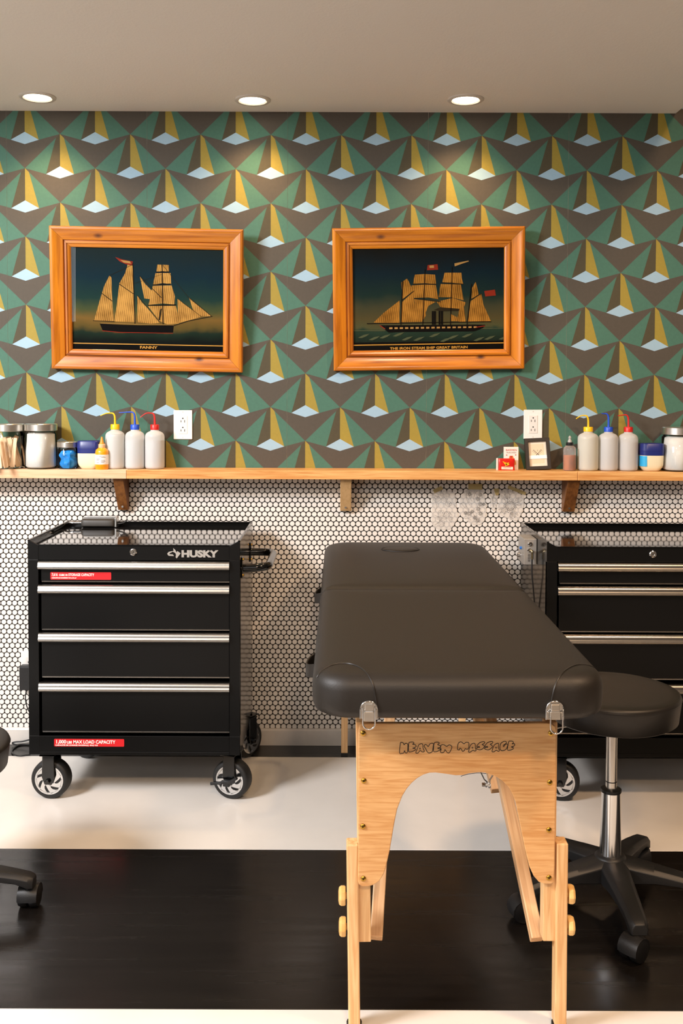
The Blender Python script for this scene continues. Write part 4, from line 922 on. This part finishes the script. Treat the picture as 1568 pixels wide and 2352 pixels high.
LET = [[(90, 205), (100, 90), (115, 80), (135, 88), (145, 108), (165, 90), (185, 98), (190, 120), (185, 195), (165, 208), (155, 195), (150, 178), (140, 205), (115, 212)],
 [(200, 190), (197, 140), (203, 85), (220, 76), (255, 76), (262, 92), (245, 102), (275, 106), (290, 125), (270, 143), (245, 150), (275, 155), (280, 170), (255, 185), (220, 195)],
 [(285, 200), (310, 140), (320, 110), (355, 95), (370, 110), (372, 150), (388, 185), (375, 195), (355, 192), (345, 180), (330, 185), (315, 205), (295, 210)],
 [(385, 125), (400, 105), (420, 115), (432, 130), (445, 115), (455, 98), (480, 90), (498, 98), (495, 120), (485, 185), (470, 200), (440, 207), (420, 190), (405, 160)],
 [(498, 185), (500, 130), (505, 95), (520, 78), (555, 77), (567, 92), (545, 106), (585, 122), (575, 138), (545, 150), (580, 160), (575, 172), (540, 188), (515, 193)],
 [(580, 195), (590, 165), (580, 140), (595, 110), (625, 110), (655, 128), (685, 110), (710, 120), (718, 140), (700, 185), (680, 207), (655, 195), (635, 165), (625, 195), (600, 203)],
 [(785, 160), (788, 120), (800, 85), (830, 73), (862, 97), (890, 78), (920, 85), (922, 120), (915, 155), (895, 163), (880, 155), (865, 180), (845, 187), (832, 160), (815, 150), (810, 168), (792, 168)],
 [(918, 190), (935, 130), (955, 100), (985, 90), (998, 105), (1000, 150), (1010, 172), (995, 185), (970, 175), (950, 190), (930, 200)],
 [(1016, 128), (1025, 112), (1050, 85), (1080, 73), (1112, 75), (1105, 95), (1080, 105), (1105, 122), (1100, 146), (1065, 168), (1030, 165), (1012, 150), (1035, 138), (1050, 142), (1046, 128), (1028, 134)],
 [(1113, 128), (1122, 110), (1147, 83), (1177, 71), (1208, 72), (1202, 92), (1177, 103), (1202, 120), (1197, 144), (1162, 168), (1127, 165), (1108, 150), (1132, 138), (1147, 141), (1143, 127), (1125, 134)],
 [(1200, 185), (1215, 135), (1235, 105), (1270, 90), (1280, 105), (1275, 145), (1290, 175), (1275, 188), (1250, 175), (1230, 190), (1210, 195)],
 [(1295, 150), (1300, 105), (1320, 80), (1350, 67), (1372, 75), (1365, 95), (1335, 115), (1340, 132), (1362, 102), (1388, 105), (1385, 125), (1370, 160), (1340, 178), (1310, 178)],
 [(1385, 160), (1400, 75), (1415, 65), (1448, 67), (1455, 85), (1440, 98), (1465, 95), (1472, 112), (1455, 128), (1430, 135), (1455, 145), (1450, 160), (1420, 172), (1395, 175)]]
lt = MB()
for L_ in LET: lt.tube(smoothpts([at(900+x/5.227, 1690+y/5.227, dP-.0002) for x, y in L_], 3), .00072, 5, closed=True)
for x, y in ((335, 153), (965, 143), (1248, 143)): lt.tube([at(900+(x+7*math.cos(a))/5.227, 1690+(y+8*math.sin(a))/5.227, dP-.0002) for a in [2*pi*i/10 for i in range(10)]], .0005, 5, closed=True)
lt.build('outline_lettering', mat('lettering_ink', '#140d08', .6), ep)
# uprights, extension legs, knobs
def upright(pa, pb, wpx, d0_, zbot, name='upright'):
    A, B = at(*pa, d0_), at(*pb, d0_)
    MB().beam(A, B, wpx*d0_/2230, .034).build(name, BEECH, mt, bevel=.002)
upright((831, 1652), (837, 2154), 29, dP+.031, 0); upright((1262, 1652), (1256.5, 2152), 28, dP+.031, 0)
for pxs, s in (((808.5, 1932), -1), ((1287, 1929), 1)):
    A = at(*pxs, dP+.02); B = Vector((A.x-s*(.0035 if s > 0 else .006), A.y+.0, .012))
    B.x = A.x+(.006 if s < 0 else .001)
    lg = MB().beam(A, B, .0245, .036).build('extension_leg', BEECH, mt, bevel=.003)
    MB().lathe([(.015, 0), (.016, .004), (.016, .012)], (B.x, B.y, 0), n=14).build('rubber_foot', RUBBER, lg)
    for py in (2057 if s < 0 else 2053, 2128 if s < 0 else 2125):
        z = at(pxs[0], py, dP+.02).z; tt = (A.z-z)/(A.z-B.z); x = A.x+(B.x-A.x)*tt+s*.0122
        k_ = MB(); k_.lathe([(.007, 0), (.007, s*.003), (.019, s*.003), (.0205, s*.006), (.0205, s*.012), (.0175, s*.0165), (.010, s*.018)], (x, A.y, z), 'X', 8)
        k_.build('locking_knob', KNOB, lg, smooth=30, bevel=.0008, seg=1)
# far legs
for (pxs, pxb) in (((790, 1600), (790.5, 1729)), ((1056, 1600), (1058, 1729))):
    B = onz(*pxb, .0); B.y = 3.565-DW; xx = B.x; 
    MB().span(xx-.012, xx+.012, B.y-.018, B.y+.012, .012, TZ0).build('far_leg', BEECH, mt, bevel=.002)
    MB().span(xx-.012, xx+.012, B.y-.018, B.y+.012, 0, .012).build('rubber_foot', RUBBER, mt)
MB().span(XPC-.2, XPC+.2, YFAR-.035, YFAR-.023, .36, TZ0-.02).build('far_end_panel', PANEL, mt, bevel=.002)
# diagonal braces
def beam_obj(name, A, B, wx, wy, m_, parent):
    A, B = Vector(A), Vector(B); z = (B-A).normalized(); x = Vector((1, 0, 0)); x = (x-z*x.dot(z)).normalized(); y = z.cross(x)
    o = MB().box((0, 0, (B-A).length/2), (wx, wy, (B-A).length)).build(name, m_, None, bevel=.002)
    o.parent = parent; o.location = A-ORG[parent]; o.rotation_euler = Matrix((x, y, z)).transposed().to_euler(); ORG[o] = ORG[parent]; return o
for pl_, sx in (((1230, 2143), -1), ((864.5, 2140), 1)):
    A = at(*pl_, 2.062); dv = Vector((sx*.03, .245, .228)); beam_obj('brace', A-dv*.04, A+dv*1.95, .027, .026, BRACE, mt)
A = at(1139.5, 1817, 2.50); beam_obj('hinge_block', A, A+Vector((-.03, .2, .16)), .026, .022, BRACE, mt)
wr = MB(); wq = lambda x, y: at(1040+x/6.533, 1740+y/6.533, 2.47)
wr.tube([wq(405, 200), wq(470, 330), wq(520, 375)], .0016, 7); wr.tube([wq(610, 240), wq(555, 330), wq(545, 400)], .002, 7)
for x, y in ((500, 400), (545, 415)): wr.tube([wq(x+14*math.cos(a), y+38*math.sin(a)) for a in [2*pi*i/12 for i in range(12)]], .0018, 6, closed=True)
wr.lathe([(.005, -.004), (.005, .004)], wq(455, 405), 'X', 8); wr.build('steel_cable', CHROME, mt, smooth=50)
cbp = smoothpts([at(1058, 1783, 2.56), at(1075, 1778, 2.56), at(1100, 1775.5, 2.56), at(1125, 1778, 2.56)], 5, False); MB().tube(cbp, .0007, 6).build('thin_wire', BLACKPL, mt)
# draw latches on the pad's front face
for (pxc, pyt, tilt, flip) in ((847, 1609, 0, 0), (1273.5, 1609, 1, 1)):
    d_ = 1.868-.001; k = d_/2236; c = at(pxc, pyt, d_); yy = YN-.001
    w2 = 20.5*k; H_ = (42 if not flip else 44)*k
    arch = [(-w2, 0-H_), (-w2, -w2*.9)]+[(w2*math.cos(a), -w2*.95+w2*.95*math.sin(a)) for a in [pi-i*pi/12 for i in range(1, 12)]]+[(w2, -w2*.9), (w2, -H_)]
    la = MB().prism([(c.x+x, yy, c.z+z) for x, z in arch], (0, -.0016, 0)).build('draw_latch', STEEL, mt, bevel=.0006, seg=1)
    ri = MB(); ri.tube([(c.x+x*.97, yy-.002, c.z+z*.98-.0005) for x, z in arch], .0012, 6); ri.build('raised_edge', CHROME, la, smooth=60)
    zt_ = c.z
    lv = MB(); lv.span(c.x-9.5*k, c.x+9.5*k, yy-.007, yy-.0016, zt_-22*k, zt_-7*k); lv.span(c.x-12*k, c.x+12*k, yy-.008, yy-.003, zt_-(46 if not flip else 42)*k, zt_-24*k)
    lv.lathe([(.0022, -10*k), (.0022, 10*k)], (c.x, yy-.007, zt_-23*k), 'X', 10); lv.build('lever', STEEL, la, bevel=.0008, seg=1)
    zb_ = (63 if not flip else 73)*k; off = 0 if not flip else 2.5*k; w3 = 14*k; top_ = zt_-14*k if not flip else zt_-34*k
    lp_ = [(c.x+off-w3, yy-.0095, top_), (c.x+off-w3, yy-.010, zt_-zb_+w3)]+[(c.x+off-w3*math.cos(a), yy-.010, zt_-zb_+w3-w3*math.sin(a)) for a in [i*pi/10 for i in range(1, 10)]]+[(c.x+off+w3, yy-.010, zt_-zb_+w3), (c.x+off+w3, yy-.0095, top_)]
    MB().tube(lp_, .0014, 8).build('wire_loop', CHROME, la, smooth=60)
    for sx in (-1, 1): MB().lathe([(.0022, 0), (.0022, .001), (.0012, .0018)], (c.x+sx*15*k, yy-.0016, zt_-(24 if flip else 20)*k), 'Y', 8).build('rivet', CHROME, la)

# ================================================================== STOOLS
SEATM = mat('stool_vinyl', '#191613', .46, bump=.1, bscale=300)
def stool(label, loc, rotz, zs0, zs1, R=.171, ab=.24, sw_=(0, 0, 0, 0, 0)):
    t = thing('rolling_stool', label, 'stool', loc, 'black rolling stools', local=True, rot=(0, 0, rotz))
    MB().lathe([(R-.04, zs0), (R-.014, zs0+.001), (R-.007, zs0+.006), (R-.001, zs1-.016), (R, zs1-.009), (R-.0025, zs1-.003), (R-.009, zs1), (R-.03, zs1+.001), (R*.5, zs1+.003), (.01, zs1+.004)], n=56).build('seat', SEATM, t, smooth=50)
    MB().tube([((R-.0005)*math.cos(2*pi*k/56), (R-.0005)*math.sin(2*pi*k/56), zs1-.010) for k in range(56)], .0013, 6, closed=True).build('seat_seam', STITCH, t, smooth=60)
    MB().lathe([(.09, zs0-.012), (.09, zs0)], n=24).build('seat_plate', BLACKPL, t)
    lv = smoothpts([(-.03, 0, zs0-.008), (-.10, -.03, zs0-.010), (-.155, -.045, zs0-.012)], 4, False); MB().tube(lv, [.004]*8+[.006], 8).build('lift_lever', STEEL, t, smooth=60)
    gl = MB().lathe([(.0142, .29), (.0142, zs0-.002)], n=24).build('gas_piston', STEEL, t, smooth=40)
    for z in (zs0-.012, zs0-.045, .325):
        if z > .3: MB().lathe([(.0145, z-.0012), (.0147, z), (.0145, z+.0012)], n=24, cap0=False, cap1=False).build('groove_ring', mat('groove_black', '#0c0b0a', .6), gl)
    zc = min(.303, zs0-.03)
    MB().lathe([(.030, .11), (.0275, .135), (.0245, zc-.004), (.0245, zc)], n=32).build('gas_sleeve', CHROME, t, smooth=40)
    MB().lathe([(.0255, zc-.006), (.0265, zc-.003), (.0262, zc+.002), (.018, zc+.004)], n=28).build('collar', BLACKPL, t, smooth=40)
    hb_ = MB(); hb_.lathe([(.030, .06), (.040, .07), (.044, .10), (.040, .128), (.032, .134)], n=30)
    hub = hb_.build('base_hub', BLACKPL, t, smooth=50)
    for j in range(5):
        a = math.radians(-90+72*j); d = Vector((math.cos(a), math.sin(a), 0)); s = Vector((-d.y, d.x, 0)); R_ = []
        for u, wd, zt_, zb_ in ((.02, .030, .130, .075), (.06, .029, .124, .078), (.11, .026, .117, .084), (.17, .0225, .108, .083), (.215, .020, .099, .075), (ab+.004, .0195, .092, .062), (ab+.018, .015, .086, .060)):
            wd *= 1.22; c_ = d*u; R_.append([c_+s*(wd*q)+Vector((0, 0, z)) for q, z in ((-1, zb_), (-1, zt_-.010), (-.62, zt_), (.62, zt_), (1, zt_-.010), (1, zb_))])
        MB().rings(R_).build('base_arm', BLACKPL, t, smooth=50, bevel=.002, seg=2)
        # twin-wheel caster
        sw = math.radians(sw_[j]); cd = Vector((math.cos(sw), math.sin(sw), 0)); cs = Vector((-cd.y, cd.x, 0)); cc_ = d*ab+cd*.016
        rot = Matrix((cd, cs, Vector((0, 0, 1)))).transposed()
        ca = MB()
        hood = []
        for k_ in range(9):
            an = math.radians(-10+k_*25); hood.append((math.cos(an), math.sin(an)))
        ca.rings([[cc_+rot @ Vector((r*hx, w_, .0285+r*hz)) for w_, r in ((-.025, .0300), (-.011, .0325), (.011, .0325), (.025, .0300), (.025, .0275), (-.025, .0275))] for hx, hz in hood])
        ca.lathe([(.0075, .04), (.0075, .072)], d*ab, n=12); ca.lathe([(.010, .058), (.011, .064), (.008, .070)], d*ab, n=14)
        ca = ca.build('caster', BLACKPL, t, smooth=40)
        for sgn in (-1, 1):
            MB().lathe([(.012, sgn*-.0025), (.0265, sgn*-.003), (.0285, sgn*-.006), (.0285, sgn*-.020), (.0265, sgn*-.0245), (.017, sgn*-.027), (.004, sgn*-.0275)], cc_+Vector((0, 0, .0287)), 'Y', 24, rot=rot).build('caster_wheel', mat('caster_black', '#121213', .4), ca, smooth=40)
    return t
stool('black rolling stool on five casters, beside the massage table at right', (.708, 2.52-DW, 0), 0, .492, .565, sw_=(-140, 30, 100, 200, -170))
stool('lower black rolling stool mostly cut off by the left photo edge', (-1.036, 2.472-DW, 0), math.radians(21), .362, .432, R=.192, sw_=(-140, 69, 100, 200, -170))
